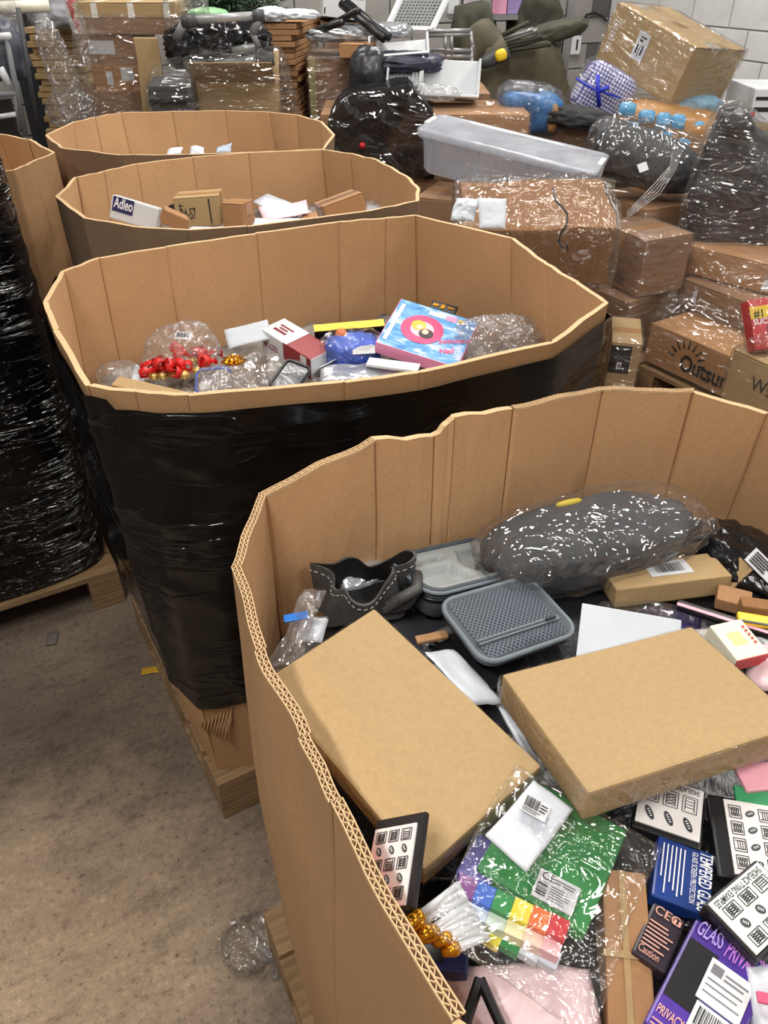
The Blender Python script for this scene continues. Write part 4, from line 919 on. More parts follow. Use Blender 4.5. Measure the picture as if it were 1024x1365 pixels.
blob('orange_part', at(455, 447, 1.01), (.03, .03, .03), eul(0, 0, 0), mat('orange_plastic', (226, 120, 60), .4), 2, .05, 2, 3, parent=bb2)
lb = slab('label_sticker', [(470, 462), (500, 459), (500, 470), (470, 473)], 1.0, .001, M_LABEL, parent=bb2, tilt=(0, -.7))
# pink and blue toy box
def sea_print():
    m, n = nt('sky_blue_print'); L = n.links.new; out = N(n, 'ShaderNodeOutputMaterial'); p = N(n, 'ShaderNodeBsdfPrincipled'); setin(p, Roughness=.3)
    t = noise_tex(n, 9, 4, .6, (1, 2.5, 1), dist=1.5); r = ramp(n, t.outputs['Fac'], [(.3, (60, 120, 190)), (.5, (110, 170, 220)), (.62, (205, 215, 235)), (.75, (226, 190, 214))]); L(r.outputs[0], p.inputs['Base Color']); L(p.outputs[0], out.inputs[0]); return m
gm = slab('toy_box', [(536, 404), (651, 428), (598, 480), (497, 459)], 1.02, .032, sea_print(), 'pink and blue toy box printed with a pink swim ring', 'box', tilt=(.12, -.25), bevel=.002)
MP = mat('toy_pink', (232, 150, 190), .35, vary=.04)
patch(gm, 'front', 0, 0, 1, 1, MP, 'pink_side'); patch(gm, 'left', 0, 0, 1, 1, MP, 'pink_side'); patch(gm, 'right', 0, 0, 1, 1, MP, 'pink_side')
def disc(o, u, v, ru, rv, m, name, lift=.002, r0=0, n=28):
    O, U, V, Nn, w, h = face(o, 'top'); C = O+U*(u*w)+V*(v*h); vs = []; fs = []
    for k in range(n):
        c_, s_ = math.cos(2*PI*k/n), math.sin(2*PI*k/n)
        vs.append(C+U*(c_*ru*w)+V*(s_*rv*h)+Nn*lift); vs.append(C+U*(c_*ru*w*r0)+V*(s_*rv*h*r0)+Nn*lift)
    for k in range(n): j = (k+1) % n; fs.append((2*k, 2*j, 2*j+1, 2*k+1))
    return link(name, mesh(name, vs, fs), m, o)
disc(gm, .42, .5, .26, .29, mat('ring_pink', (222, 70, 120), .4, vary=.1), 'printed_ring', .0014, .55); disc(gm, .42, .5, .15, .17, mat('ring_pale', (246, 190, 200), .4), 'printed_ring_centre', .0012)
disc(gm, .36, .56, .09, .10, mat('print_yellow', (240, 190, 60), .4), 'printed_blond_hair', .0017); disc(gm, .49, .43, .09, .1, mat('print_brown', (50, 34, 40), .4), 'printed_dark_hair', .0017); disc(gm, .38, .53, .04, .05, mat('print_skin', (244, 200, 170), .5), 'printed_face', .002); disc(gm, .47, .46, .04, .05, MATS['print_skin'], 'printed_face', .002)
text(gm, 'top', 'Swimming', .68, .32, .026, MATS['ring_pink'], rot=.5, width=.085, bold=.02, shear=.2); text(gm, 'top', 'Nail', .74, .14, .026, MATS['ring_pink'], rot=.5, width=.04, bold=.02, shear=.2)
patch(gm, 'top', .40, .84, .62, .93, M_LABEL, 'printed_band', .0008); patch(gm, 'top', .04, .1, .09, .9, M_LABEL, 'printed_band', .0008); patch(gm, 'top', .63, .83, .76, .93, MP, 'printed_band', .0008); patch(gm, 'top', .78, .84, .86, .92, M_YEL, 'printed_band', .0008)
pc_ = slab('photo_pack', [(577, 398), (610, 410), (606, 420), (574, 408)], .985, .01, M_BLACK, 'small black pack with yellow print behind the toy box', 'pack', tilt=(0, -.4)); rects(pc_, 'top', [(.1, .3, .3, .6), (.4, .2, .55, .7), (.65, .4, .9, .6)], M_GOLD, 'printed_marks')
blob('bubble_bag', at(662, 455, .985), (.20, .12, .10), eul(0, 0, .2), F_BUB, 31, .22, 3.2, 5, 2.4, .9, 'crumpled clear bubble film beside the toy box', 'bubble film')
blob('bubble_bag', at(702, 452, .965), (.13, .11, .07), eul(0, 0, .2), F_BUB, 35, .22, 3.2, 5, 2.4, .9, 'small heap of clear film in the right corner of the black-wrapped bin', 'bubble film')
pillow('silver_foil', [(430, 486), (525, 484), (530, 502), (425, 512)], .965, .01, mat('silver_foil', (186, 190, 196), .22, .6, bump=.7, bscale=16), 'silver foil sheet in front of the toy box', 'foil', amp=.005, tilt=(0, 0))
slab('white_tray', [(492, 474), (560, 486), (556, 496), (490, 484)], .985, .008, M_WHITE, 'thin white tray under the toy box', 'tray', tilt=(0, -.1))
tr = slab('clear_tray', [(395, 478), (412, 496), (395, 518), (345, 518)], 1.0, .018, mat('smoked_tray', (96, 98, 102), .2, vary=.2, bump=.5, bscale=18), 'smoky clear plastic tray with rim, leaning on the front rim', 'tray', tilt=(.2, -.3), jit=.004, sub=3)
w_, h_, t_ = DIM[tr.name]; bm = bmesh.new(); tube_bm(bm, [(x, y, t_) for x, y in rrect(w_, h_, .012)]+[(w_/2, h_/2-.012, t_)], .0035, 6); link('rim', bm_mesh('rim', bm), M_BLACK, tr, None, True)
tr2 = blob('clear_bag', at(375, 500, .97), (.1, .08, .05), eul(0, 0, .3), F_CRUMP, 41, .25, 3, 4, label='crumpled clear bag under the smoky tray', cat='bag')
gb = empty('gold_bow', at(312, 486, .975), 0, 'shiny gold gift bow beside the bag of red bows', 'gift bow')
for i in range(7):
    a = i*2*PI/7; p = at(312, 484, .985); k = Vector((math.cos(a), math.sin(a), .35)); bm = bmesh.new(); tube_bm(bm, [p, p+k*.014+Vector((0, 0, .008)), p+k*.026, p+k*.012+Vector((0, 0, -.002)), p], [.002, .006, .007, .006, .002], 6); wpart('loop', bm, M_GOLD, gb, True)
pillow('clear_bag', [(300, 470), (352, 468), (350, 500), (310, 505)], .985, .025, F_BAG, 'clear bag over the gold bow', 'bag', amp=.008, tilt=(0, -.2))
bp = pillow('blue_edged_pouch', [(262, 492), (308, 486), (308, 522), (258, 524)], .985, .03, F_BAGH, 'clear pouch with a blue zip edge in front of the red bows', 'pouch', amp=.006, tilt=(0, -.3))
w_, h_, t_ = DIM[bp.name]; bm = bmesh.new(); tube_bm(bm, [(x*.95, y*.95, t_*.6) for x, y in rrect(w_, h_, .02)[:20]], .0035, 6); link('zip_edge', bm_mesh('zip_edge', bm), M_BLUE, bp, None, True)
blob('clear_bag', at(330, 508, .975), (.09, .06, .04), eul(0, 0, 0), F_CRUMP, 44, .25, 3, 4, label='small crumpled clear bag at the front rim beside the blue-edged pouch', cat='bag')
pillow('clear_bag', [(355, 470), (372, 468), (372, 492), (352, 494)], .99, .012, F_BAG, 'flat clear bag in front of the maroon box', 'bag', amp=.005, n=14, tilt=(0, -.3))

# ================================================================== third and fourth bins
fill('mixed white and brown packaging beneath the items of the third bin', rim3, .985, 7, M_CRUSHG, .02, inset=.93)
fill('grey packaging deep in the farthest bin', rim4, .96, 9, M_CRUSHG, .02, inset=.93)
bm = bmesh.new(); tube_bm(bm, [at(112, 270, 1.06), at(124, 288, 1.03)], .026, 16); r_ = empty('paper_roll', at(124, 288, 1.0), 0, 'white paper roll in the left corner of the third bin', 'roll'); wpart('roll', bm, M_PAPER, r_, True)
def upright(name, rect, Y, depth, yaw, m, label, cat, pitch=0, roll=0):
    c, d = fbox(*rect, Y, depth, yaw); R = rotz(yaw) @ Matrix.Rotation(pitch, 4, 'X') @ Matrix.Rotation(roll, 4, 'Y')
    o = link(name, box_mesh(name, *d, .004), m, None, Matrix.Translation(c) @ R); DIM[o.name] = d; return tag(o, label, cat)
ad = upright('white_blue_box', (145, 271, 208, 302), 2.55, .05, 0, M_WHITE, 'white box with a blue square logo in the third bin', 'box', -.25, .28)
patch(ad, 'front', .04, .35, .48, .98, M_NAVY, 'blue_square'); text(ad, 'front', 'Adleo', .07, .52, .045, M_WHITEINK, width=.06, bold=.02)
ck = upright('printed_carton', (238, 268, 297, 306), 2.68, .16, .1, K_BOX, 'tan carton printed with handwritten characters in the third bin', 'carton', -.1, -.04); flaps(ck)
text(ck, 'front', '24-57', .12, .3, .05, M_INK, rot=PI/2*0, width=.05, bold=.01)
rects(ck, 'front', [(.12, .2, .14, .85), (.10, .75, .2, .78), (.10, .5, .2, .53), (.76, .1, .79, .95)], M_INK, 'brush_marks')
bk = upright('plain_carton', (297, 275, 326, 306), 2.66, .1, -.25, K_BG, 'small plain carton against the printed carton', 'carton', -.1); flaps(bk)
pillow('kraft_scrap', [(288, 262), (305, 266), (302, 276), (286, 274)], 1.06, .004, K_BOX, 'torn brown scrap behind the printed carton', 'scrap', n=8)
blob('black_bundle', at(234, 288, 1.03), (.05, .05, .07), eul(0, 0, 0), M_BAGBLK, 3, .15, 2, 3, label='black bundle between the blue-logo box and the printed carton', cat='bundle')
upright('brown_triangle_box', (214, 285, 246, 304), 2.45, .06, .3, K_BG, 'brown flap box leaning below the black bundle', 'box', 0, .5)
for q, z, m_, l in (([(330, 268), (352, 264), (420, 275), (400, 292)], 1.04, M_PAPER, 'crumpled white paper in the middle of the third bin'), ([(346, 276), (408, 266), (412, 284), (352, 294)], 1.05, mat('pink_sheet', (232, 196, 206), .5, vary=.1), 'pink printed sheet on the white paper'),
                    ([(330, 294), (420, 288), (412, 302), (326, 306)], 1.045, M_MAIL, 'white mailer under the pink sheet'), ([(252, 300), (302, 304), (300, 314), (250, 312)], 1.06, M_MAIL, 'white mailer at the front rim of the third bin'), ([(350, 262), (382, 270), (376, 280), (346, 274)], 1.06, M_PAPER, 'white folded leaflet above the pink sheet'),
                    ([(405, 280), (428, 286), (424, 297), (404, 294)], 1.03, K_BG, 'brown torn sheet beside the white mailer'), ([(490, 270), (528, 276), (520, 290), (486, 290)], 1.03, M_MAIL, 'white wrapper in the right corner of the third bin')):
    pillow('loose_sheet', q, z, .01, m_, l, 'paper', amp=.004, n=14, tilt=(0, -.25))
rc = upright('open_brown_box', (438, 271, 492, 298), 2.52, .13, .3, K_BG, 'brown box with taped seam at the right of the third bin', 'box', -.15, -.25); flaps(rc, True, M_CTAPE)
blob('clear_bag', at(500, 280, 1.03), (.09, .06, .05), eul(0, 0, 0), F_CRUMP, 51, .25, 3, 4, label='crumpled clear bag beside the brown box in the third bin', cat='bag')
for x, y, l in ((232, 206, 'white scrap at the left of the farthest bin'), (262, 204, 'white scrap in the middle of the farthest bin'), (298, 201, 'pale blue scrap at the right of the farthest bin')):
    pillow('paper_scrap', [(x-8, y-5), (x+10, y-7), (x+12, y+3), (x-10, y+4)], 1.14, .01, M_PAPER if x < 290 else mat('pale_blue', (170, 182, 200), .5), l, 'paper', amp=.01, n=8, tilt=(0, -.3))

# ================================================================== loads on the right
def ebox(name, A, B, zb, h, depth, m, label, cat='carton', **kw):
    """carton whose lower front edge runs from picture point A to picture point B at height zb"""
    a, b = at(*A, zb), at(*B, zb); d = b-a; yaw = math.atan2(d.y, d.x); back = Vector((-d.y, d.x, 0)).normalized()
    return carton(name, (a+b)/2+back*(depth/2), (d.length, depth, h), yaw, m, label, cat, **kw)
def posed(name, base, ypr, dims, m, label, cat='carton', **kw):
    y, p, r = ypr; return carton(name, Vector(base), dims, 0, m, label, cat, rot=rotz(y) @ Matrix.Rotation(p, 4, 'X') @ Matrix.Rotation(r, 4, 'Y'), **kw)
def under(o, label, m=None, zb=.146, shrink=.92):
    """the carton that carries another one, down to the pallet"""
    w, d, h = DIM[o.name]; M = o.matrix_basis; c = M.translation; yaw = math.atan2(M[1][0], M[0][0])
    return carton('carton', Vector((c.x, c.y, zb)), (w*shrink, d*shrink, c.z-zb-.004), yaw, m or K_BG2, label)
def stand(o, label):
    w, d, h = DIM[o.name]; c = o.matrix_basis.translation; yaw = math.atan2(o.matrix_basis[1][0], o.matrix_basis[0][0])
    return pallet('pallet', (c.x, c.y), yaw, max(.6, w), max(.5, d), label)
# big tilted carton against the wall
big = posed('large_carton', (1.619, 5.201, 1.18), (-.989, -.08, .288), (.628, .454, .297), K_BOX, 'large tan carton tilted on top of the wrapped goods by the white wall', flap=True, tape=False)
for u in (.0, .86): patch(big, 'top', u, .3, u+.14, .7, M_WTAPE, 'tape', .003)
patch(big, 'top', .4, .42, .55, .58, K_DARK, 'printed_diamond', .0045); tg_ = patch(big, 'front', .38, .35, .52, .82, M_LABEL, 'label_tag', .002)
rects(big, 'front', [(.41, .45, .43, .6), (.445, .42, .455, .6), (.47, .45, .49, .62), (.42, .66, .46, .7), (.42, .72, .49, .75)], M_INK, 'handwriting', .0034)
rects(big, 'front', [(.05, .62+.0, .12, .635), (.05, .75, .12, .765), (.05, .62, .055, .765), (.115, .62, .12, .765), (.07, .66, .1, .72), (.05, .42, .12, .435), (.05, .55, .12, .565), (.05, .42, .055, .565), (.115, .42, .12, .565), (.07, .46, .1, .52), (.05, .22, .12, .235), (.05, .35, .12, .365), (.05, .22, .055, .365), (.115, .22, .12, .365), (.07, .26, .1, .32)], M_WHITEINK, 'handling_icons')
hull_wrap('stretch_wrap', [big], F_WRAP, .006, .005, .05, parent=big, extra=[aty(925, 185, 5.15), aty(870, 160, 5.1)], freq=7)
# blue patched pack and checked bag below it
wpk = blob('patched_pack', aty(893, 176, 4.85), (.6, .42, .27), eul(0, .12, -.2), mat('pack_brown', (176, 128, 72), .5, vary=.1), 61, .06, 2, 4, 3.5, .9, 'brown pack with light blue tape patches under the tilted carton', 'pack')
MB_ = mat('sky_tape', (96, 168, 214), .35, vary=.08)
for i in range(9):
    a = aty(838+i % 5*24, 150+(i//5)*26+i % 5*6, 4.62-.0*i); blob('tape_patch', a+Vector((random.uniform(-.02, .02), .035, random.uniform(-.015, .015))), (random.uniform(.05, .11), .06, random.uniform(.05, .09)), eul(0, .12+random.uniform(-.2, .2), -.2), MB_, i, .05, 2, 2, 9, 1, parent=wpk)
hull_wrap('stretch_wrap', [wpk], F_WRAPH, .01, .012, .05, parent=wpk, freq=8)
bpk = blob('blue_grey_bundle', aty(915, 150, 4.95), (.36, .25, .16), eul(0, -.1, .2), mat('slate_blue', (104, 134, 154), .45, vary=.15, bump=.3, bscale=12), 64, .08, 2, 4, 3, .9, 'slate blue bundle wedged under the tilted carton', 'bundle')
wc = carton('carton', Vector((1.72, 5.12, .146)), (.5, .5, .72), -.3, K_BG2, 'brown carton carrying the patched pack by the white wall'); stand(wc, 'wooden pallet under the goods by the white wall')
def check_mat():
    m, n = nt('checked_weave'); L = n.links.new; out = N(n, 'ShaderNodeOutputMaterial'); p = N(n, 'ShaderNodeBsdfPrincipled'); setin(p, Roughness=.4)
    tc = N(n, 'ShaderNodeTexCoord'); r_ = []
    for ax in ('X', 'Z'):
        w = N(n, 'ShaderNodeTexWave'); w.bands_direction = ax; w.inputs['Scale'].default_value = 17; L(tc.outputs['Object'], w.inputs['Vector']); r_.append(ramp(n, w.outputs['Fac'], [(.72, (232, 232, 238)), (.85, (70, 80, 170))]))
    x = N(n, 'ShaderNodeMixRGB', blend_type='MULTIPLY'); x.inputs[0].default_value = 1; L(r_[0].outputs[0], x.inputs[1]); L(r_[1].outputs[0], x.inputs[2]); L(x.outputs[0], p.inputs['Base Color']); L(p.outputs[0], out.inputs[0]); return m
chk = blob('checked_bag', aty(803, 125, 5.0), (.28, .24, .27), eul(0, .45, 0), check_mat(), 66, .04, 1.6, 4, 5, .9, 'blue and white checked laundry bag beside the tilted carton', 'laundry bag')
bm = bmesh.new(); tube_bm(bm, [aty(797, 100, 4.85), aty(797, 118, 4.83), aty(799, 142, 4.84)], .012, 6); tube_bm(bm, [aty(797, 122, 4.83), aty(812, 116, 4.83)], .012, 6); tube_bm(bm, [aty(768, 104, 4.86), aty(790, 118, 4.83), aty(828, 131, 4.84)], .006, 6); wpart('strap', bm, mat('royal_blue', (36, 52, 190), .4), chk, True)
blob('clear_bag', aty(800, 128, 5.0), (.31, .28, .30), eul(0, .45, 0), F_BAG, 67, .06, 2, 4, 5, .9, parent=chk)
cs = carton('carton', Vector((aty(800, 150, 5).x-.06, 5.08, .146)), (.34, .4, .72), -.2, K_BG2, 'brown carton carrying the checked laundry bag'); stand(cs, 'wooden pallet under the checked laundry bag')
blob('black_cloth', aty(770, 158, 4.75), (.34, .2, .1), eul(0, .1, -.1), mat('black_cloth', (36, 36, 38), .8, vary=.3, bump=.5, bscale=14), 69, .2, 3, 4, label='crumpled black cloth on the carton behind the clear tub', cat='cloth')
# rolled cushion in clear wrap
cu_c = aty(862, 210, 4.25); cu_R = eul(0, math.radians(13), math.radians(-8)); L_ = .52
cush = empty('rolled_cushion', cu_c, 0, 'dark grey rolled cushion in clear film on a carton', 'cushion'); cush.matrix_basis = Matrix.Translation(cu_c) @ cu_R
vs = []; fs = []; n, rw = 40, 24
for j in range(rw+1):
    t = j/rw; x = (t-.5)*L_; r_ = .145*(1-.35*max(0, (t-.55)/.45)**2.2); 
    for k in range(n):
        a = 2*PI*k/n; w_ = 1+.03*noise.noise(Vector((x*9, math.cos(a)*2, math.sin(a)*2))); vs.append((x, math.cos(a)*r_*w_, math.sin(a)*r_*.92*w_-.02*t))
for j in range(rw):
    for k in range(n): fs.append((j*n+k, j*n+(k+1) % n, (j+1)*n+(k+1) % n, (j+1)*n+k))
fs.append(tuple(range(n))[::-1]); fs.append(tuple(rw*n+k for k in range(n)))
M_CUSH = mat('cushion_cloth', (66, 68, 72), .7, vary=.15, bump=.2, bscale=20)
link('cover', mesh('cover', vs, fs), M_CUSH, cush, None, True)
for i in range(3):
    bm = bmesh.new(); tube_bm(bm, [Vector((-L_/2-.004-.006*math.sin(k*.4), math.cos(k*.45)*(.12-.0032*k), math.sin(k*.45)*(.11-.003*k))) for k in range(9+9*i, 20+9*i) if k < 36], .014-.002*i, 6); link('rolled_end', bm_mesh('rolled_end', bm), M_CUSH, cush, None, True)
film_ = blob('clear_film', cu_c, (L_*1.14, .33, .30), cu_R, film('cushion_film', .035, .05, 10, .7, (.7, 1, 1), refl=2.0), 71, .07, 2.5, 5, 3, 1, parent=cush)
patch_ = slab('label_sticker', [(849, 219), (861, 216), (866, 226), (853, 230)], .99, .002, M_LABEL, parent=cush, tilt=(0, -1.6))
bm = bmesh.new()
for i in range(5): tube_bm(bm, [aty(900+i*2.5, 192+i*2, 4.1), aty(893+i*2, 222+i, 4.05), aty(868+i*3, 250+i*2, 4.0), aty(836, 283+i*2, 3.92)], .003, 5)
wpart('film_twist', bm, film('twisted_film', .5, .2, 30, .6), cush, True)
tc_ = slab('carton', [(820, 256), (905, 240), (938, 257), (872, 293)], .752, .2, K_BG, 'wrapped carton directly under the rolled cushion', 'carton', tilt=(0, 0), bevel=.006); flaps(tc_); hull_wrap('stretch_wrap', [tc_], F_WRAP, .005, .005, .05, parent=tc_)
under(tc_, 'dark brown carton below the cushion, mostly hidden'); stand(tc_, 'wooden pallet under the cushion stack')
# tall lettered carton
ty = slab('tall_carton', [(824, 298), (862, 283), (899, 310), (859, 327)], .715, .27, K_BG2, 'upright wrapped carton with black lettering below the cushion', 'carton', tilt=(0, 0), bevel=.006); flaps(ty)
text(ty, 'left', 'y.', .3, .42, .1, M_INK, bold=.02); rects(ty, 'left', [(.1, .12+.05*i, .7, .14+.05*i) for i in range(5)], M_GREYINK, 'small_print')
rects(ty, 'right', [(.2, .8, .9, .86)], M_DGREY, 'printed_line'); hull_wrap('stretch_wrap', [ty], F_WRAPH, .006, .006, .05, parent=ty)
ty2 = slab('carton', [(796, 382), (846, 350), (894, 377), (846, 408)], .44, .285, K_BG2, 'dim brown carton at the bottom below the upright lettered carton', 'carton', tilt=(0, 0), bevel=.006); hull_wrap('stretch_wrap', [ty2], F_WRAPH, .006, .008, .05, parent=ty2); stand(ty2, 'wooden pallet under the upright lettered carton')
# crumpled carton with bubble film
cr = carton('crumpled_carton', Vector((.62, 3.32, .74)), (.60, .5, .24), 0, K_DARK, 'crumpled brown carton under shiny crinkled film behind the black-wrapped bin', rot=rotz(-.08) @ Matrix.Rotation(.14, 4, 'X'), jit=.03, flap=False)
hull_wrap('crinkled_film', [cr], film('crinkle', .06, .05, 22, 1.1, (1.5, .7, 1), refl=3.0, thr=(.55, .72)), .01, .016, .035, parent=cr, freq=11)
under(cr, 'brown carton right under the crumpled one'); stand(cr, 'wooden pallet under the crumpled carton')
bm = bmesh.new(); 
bp_ = [aty(738, 250, 3.2), aty(741, 268, 3.05), aty(750, 276, 2.99), aty(757, 286, 2.97), aty(756, 300, 2.95), aty(748, 310, 2.95), aty(745, 322, 2.95), aty(750, 330, 2.95), aty(756, 324, 2.95), aty(757, 334, 2.95)]; hk = empty('wire_hook', bp_[0], 0, 'twisted dark wire hook on the crumpled carton', 'hook'); tube_bm(bm, bp_, .0045, 6); wpart('wire', bm, M_DGREY, hk, True)
pa = pillow('paper_bag', [(637, 265), (674, 263), (676, 309), (640, 300)], 1.02, .015, M_PAPER, 'white printed pouch lying against the crumpled carton', 'pouch', tilt=(0, -1.2)); 
pa2 = pillow('paper_bag', [(607, 262), (634, 264), (632, 300), (602, 292)], 1.02, .015, M_PAPER, 'white torn paper bag beside the printed pouch', 'paper bag', tilt=(0, -1.2), amp=.01)
# clear storage tub
tub = empty('storage_tub', (.6, 4.02, .86), 0, 'clear plastic storage tub with lid', 'storage tub'); tub.matrix_basis = Matrix.Translation((.6, 4.05, .87)) @ rotz(-.398) @ Matrix.Rotation(.05, 4, 'X') @ Matrix.Rotation(.145, 4, 'Y')
F_TUB = film('tub_plastic', .5, .15, 3, .03, hcol=(214, 219, 230), refl=1.2, thr=(.2, .8))
loft('body', [(.76, .24, .03, 0), (.79, .27, .03, .02), (.83, .30, .03, .16), (.87, .33, .03, .165), (.87, .33, .03, .175)], F_TUB, tub, cap1=False); loft('lid', [(.88, .34, .03, .172), (.885, .345, .03, .2), (.86, .32, .03, .205), (.84, .30, .03, .198)], F_TUB, tub)
for s_ in (-1, 1): bm = bmesh.new(); box_bm(bm, s_*.43-.012, s_*.43+.012, -.06, .06, .13, .21); link('latch', bm_mesh('latch', bm), M_WHITE, tub)
for i in range(4): bm = bmesh.new(); box_bm(bm, -.36+.24*i-.003, -.36+.24*i+.003, -.155, -.147, .02, .16); link('rib', bm_mesh('rib', bm), F_TUB, tub)
uc = carton('carton', Vector((.62, 4.06, .146)), (.85, .36, .66), -.398, K_BG2, 'brown carton carrying the clear storage tub'); stand(uc, 'wooden pallet under the clear storage tub')
# carton wrapped in black film, and its neighbours
nc_ = fcarton('long_carton', (428, 154, 702, 232), 4.45, .5, 0, K_BG, 'long wrapped carton with dark film over its left half', zb=.72); hull_wrap('stretch_wrap', [nc_], F_WRAP, .006, .005, .06, parent=nc_)
fp_ = [aty(x, y, 4.41) for x, y in ((440, 158), (452, 140), (470, 128), (545, 118), (575, 150), (577, 236), (440, 236))]
hull_wrap('dark_film_cover', [], film('smoky_film', .8, .08, 7, .35, (.7, 1, 1.3), hcol=(40, 41, 45), refl=2.2, thr=(.25, .5)), .004, .007, .04, parent=nc_, extra=fp_+[p+Vector((.0, .45, 0)) for p in fp_], freq=7)
bm = bmesh.new(); bmesh.ops.create_icosphere(bm, subdivisions=2, radius=.016, matrix=Matrix.Translation(aty(483, 194, 4.38))); wpart('red_cap', bm, M_RED, nc_, True)
un = under(nc_, 'brown carton below the long wrapped carton'); stand(nc_, 'wooden pallet under the long wrapped carton')
pcn = fcarton('carton', (704, 172, 792, 222), 4.75, .5, -.1, K_BG2, 'wrapped brown carton between the long carton and the rolled cushion', zb=.6); hull_wrap('stretch_wrap', [pcn], F_WRAPH, .006, .006, .05, parent=pcn); under(pcn, 'lower brown carton hidden behind the clear tub'); stand(pcn, 'wooden pallet behind the clear tub')
obg = blob('blue_bag', aty(704, 148, 4.85), (.32, .3, .2), eul(0, .1, 0), mat('blue_film_bag', (44, 98, 150), .35, vary=.3, scale=8, bump=.6, bscale=14), 81, .06, 2, 4, 5, .95, 'blue wrapped bundle with a dark top on the brown carton', 'bundle')
blob('dark_top', aty(693, 126, 4.85), (.2, .18, .12), eul(0, 0, 0), mat('slate_cloth', (84, 86, 92), .5, vary=.2, bump=.5, bscale=16), 82, .1, 2, 4, parent=obg); patch_b = blob('brown_tape', aty(737, 158, 4.7), (.05, .02, .14), eul(0, 0, 0), M_TAPE, 1, .02, 2, 2, 6, 1, parent=obg)
blob('clear_film', aty(704, 145, 4.85), (.34, .32, .25), eul(0, .1, 0), F_BAG, 83, .06, 2.5, 4, 4, .95, parent=obg)
# small carton by the black-wrapped bin
sc = ebox('small_carton', (806, 512), (845, 516), .22, .2, .3, K_BOX, 'small carton with a black side label beside the black-wrapped bin'); patch(sc, 'front', .0, .3, .7, .95, M_BLACK, 'black_label'); patch(sc, 'front', .28, .4, .44, .56, M_WHITE, 'white_square', .002); text(sc, 'front', 'K', .32, .42, .03, M_INK, lift=.0024, bold=.02); hull_wrap('stretch_wrap', [sc], F_WRAP, .005, .004, .04, parent=sc)
sc2 = under(sc, 'yellowish carton at the bottom beside the black-wrapped bin', K_BOX, .0, 1.0)
# right-hand wrapped stack
o1 = ebox('long_carton', (858, 480), (1040, 566), .165, .19, .45, K_BG, 'long brown carton printed with a sun logo at the bottom of the right stack')
text(o1, 'front', 'Outsunny', .27, .2, .11, M_INK, width=.36, bold=.03); rs = []
O, U, V_, Nn, ww, hh = face(o1, 'front'); C = O+U*(.31*ww)+V_*(.4*hh)+Nn*.0016; vs = []; fs = []
for k in range(9):
    a = math.radians(10+k*20); d_ = U*math.cos(a)+V_*math.sin(a); e = U*-math.sin(a)+V_*math.cos(a); i = len(vs); vs += [C+d_*.07-e*.006, C+d_*.11-e*.003, C+d_*.11+e*.003, C+d_*.07+e*.006]; fs.append((i, i+1, i+2, i+3))
link('sun_logo', mesh('sun_logo', vs, fs), M_INK, o1)
hull_wrap('stretch_wrap', [o1], F_WRAP, .005, .005, .05, parent=o1, extra=[at(890, 385, .5), at(990, 430, .47)]); stand(o1, 'wooden pallet under the right-hand wrapped stack')
o2 = ebox('carton', (903, 406), (1040, 462), .36, .13, .4, K_BG2, 'low brown carton with a small white label, above the sun-logo carton'); patch(o2, 'front', .13, .3, .17, .9, M_LABEL)
o3 = ebox('carton', (894, 358), (1050, 400), .5, .13, .45, K_BG, 'wide carton band in the middle of the right stack, white label at its end'); patch(o3, 'front', .78, .1, .98, .85, M_LABEL); print_lines(o3, 'front', .8, .5, .96, .8, 3, M_INK); hull_wrap('stretch_wrap', [o3, o2], F_WRAPH, .006, .008, .05, parent=o3)
YB = 3.95
bd = hull_wrap('dark_bundle', [], mat('charcoal_film', (40, 41, 46), .3, vary=.45, scale=10, bump=.8, bscale=12), 0, .03, .05, extra=[aty(914, 318, YB), aty(940, 200, YB), aty(963, 150, YB), aty(985, 148, YB), aty(1050, 230, YB), aty(1060, 322, YB-.1), aty(975, 155, YB+.25), aty(950, 300, YB+.25), aty(1070, 240, YB+.3), aty(1070, 330, YB+.3)], label='peaked dark bundle in clear film topping the right stack', cat='bundle', freq=5)
hull_wrap('stretch_wrap', [bd], F_WRAPH, .012, .012, .05, parent=bd, freq=7)
wl = fcarton('white_print_carton', (1000, 118, 1060, 150), 4.85, .4, 0, M_WHITE, 'white and brown printed carton at the top right edge', zb=.9, flap=False); patch(wl, 'front', 0, 0, 1, .42, K_BOX, 'brown_band'); rects(wl, 'front', [(.05, .6, .5, .68), (.05, .8, .6, .86)], M_INK, 'small_print'); patch(wl, 'front', .02, .5, .12, .6, M_RED, 'red_mark'); under(wl, 'dim carton carrying the white printed carton'); stand(wl, 'wooden pallet at the far right edge')
# lettered carton and red pack at the right edge
wz = ebox('lettered_carton', (961, 530), (1075, 590), .39, .2, .35, K_BOX, 'tan wrapped carton with faint black lettering at the right edge'); text(wz, 'front', 'Wstzrp', .28, .45, .075, M_INK, width=.2); hull_wrap('stretch_wrap', [wz], F_WRAP, .005, .005, .04, parent=wz, extra=[at(1012, 448, .72)])
uw = under(wz, 'brown carton under the lettered tan carton'); stand(wz, 'wooden pallet under the lettered tan carton')
rp = slab('red_tool_pack', [(1004, 414), (1040, 380), (1050, 470), (1002, 458)], .7, .05, M_RED, 'red and yellow blister pack on the lettered carton at the right edge', 'pack', tilt=(.2, -1.4)); patch(rp, 'top', 0, .62, 1, .86, M_YEL, 'yellow_band'); text(rp, 'top', '#1', .1, .64, .04, M_INK, bold=.02); text(rp, 'top', 'SUCCESS', .05, .5, .03, M_WHITEINK, bold=.02); patch(rp, 'top', .45, .05, .95, .45, M_BLACK, 'black_panel'); hull_wrap('clear_film', [rp], F_BAG, .006, .006, .03, parent=rp)

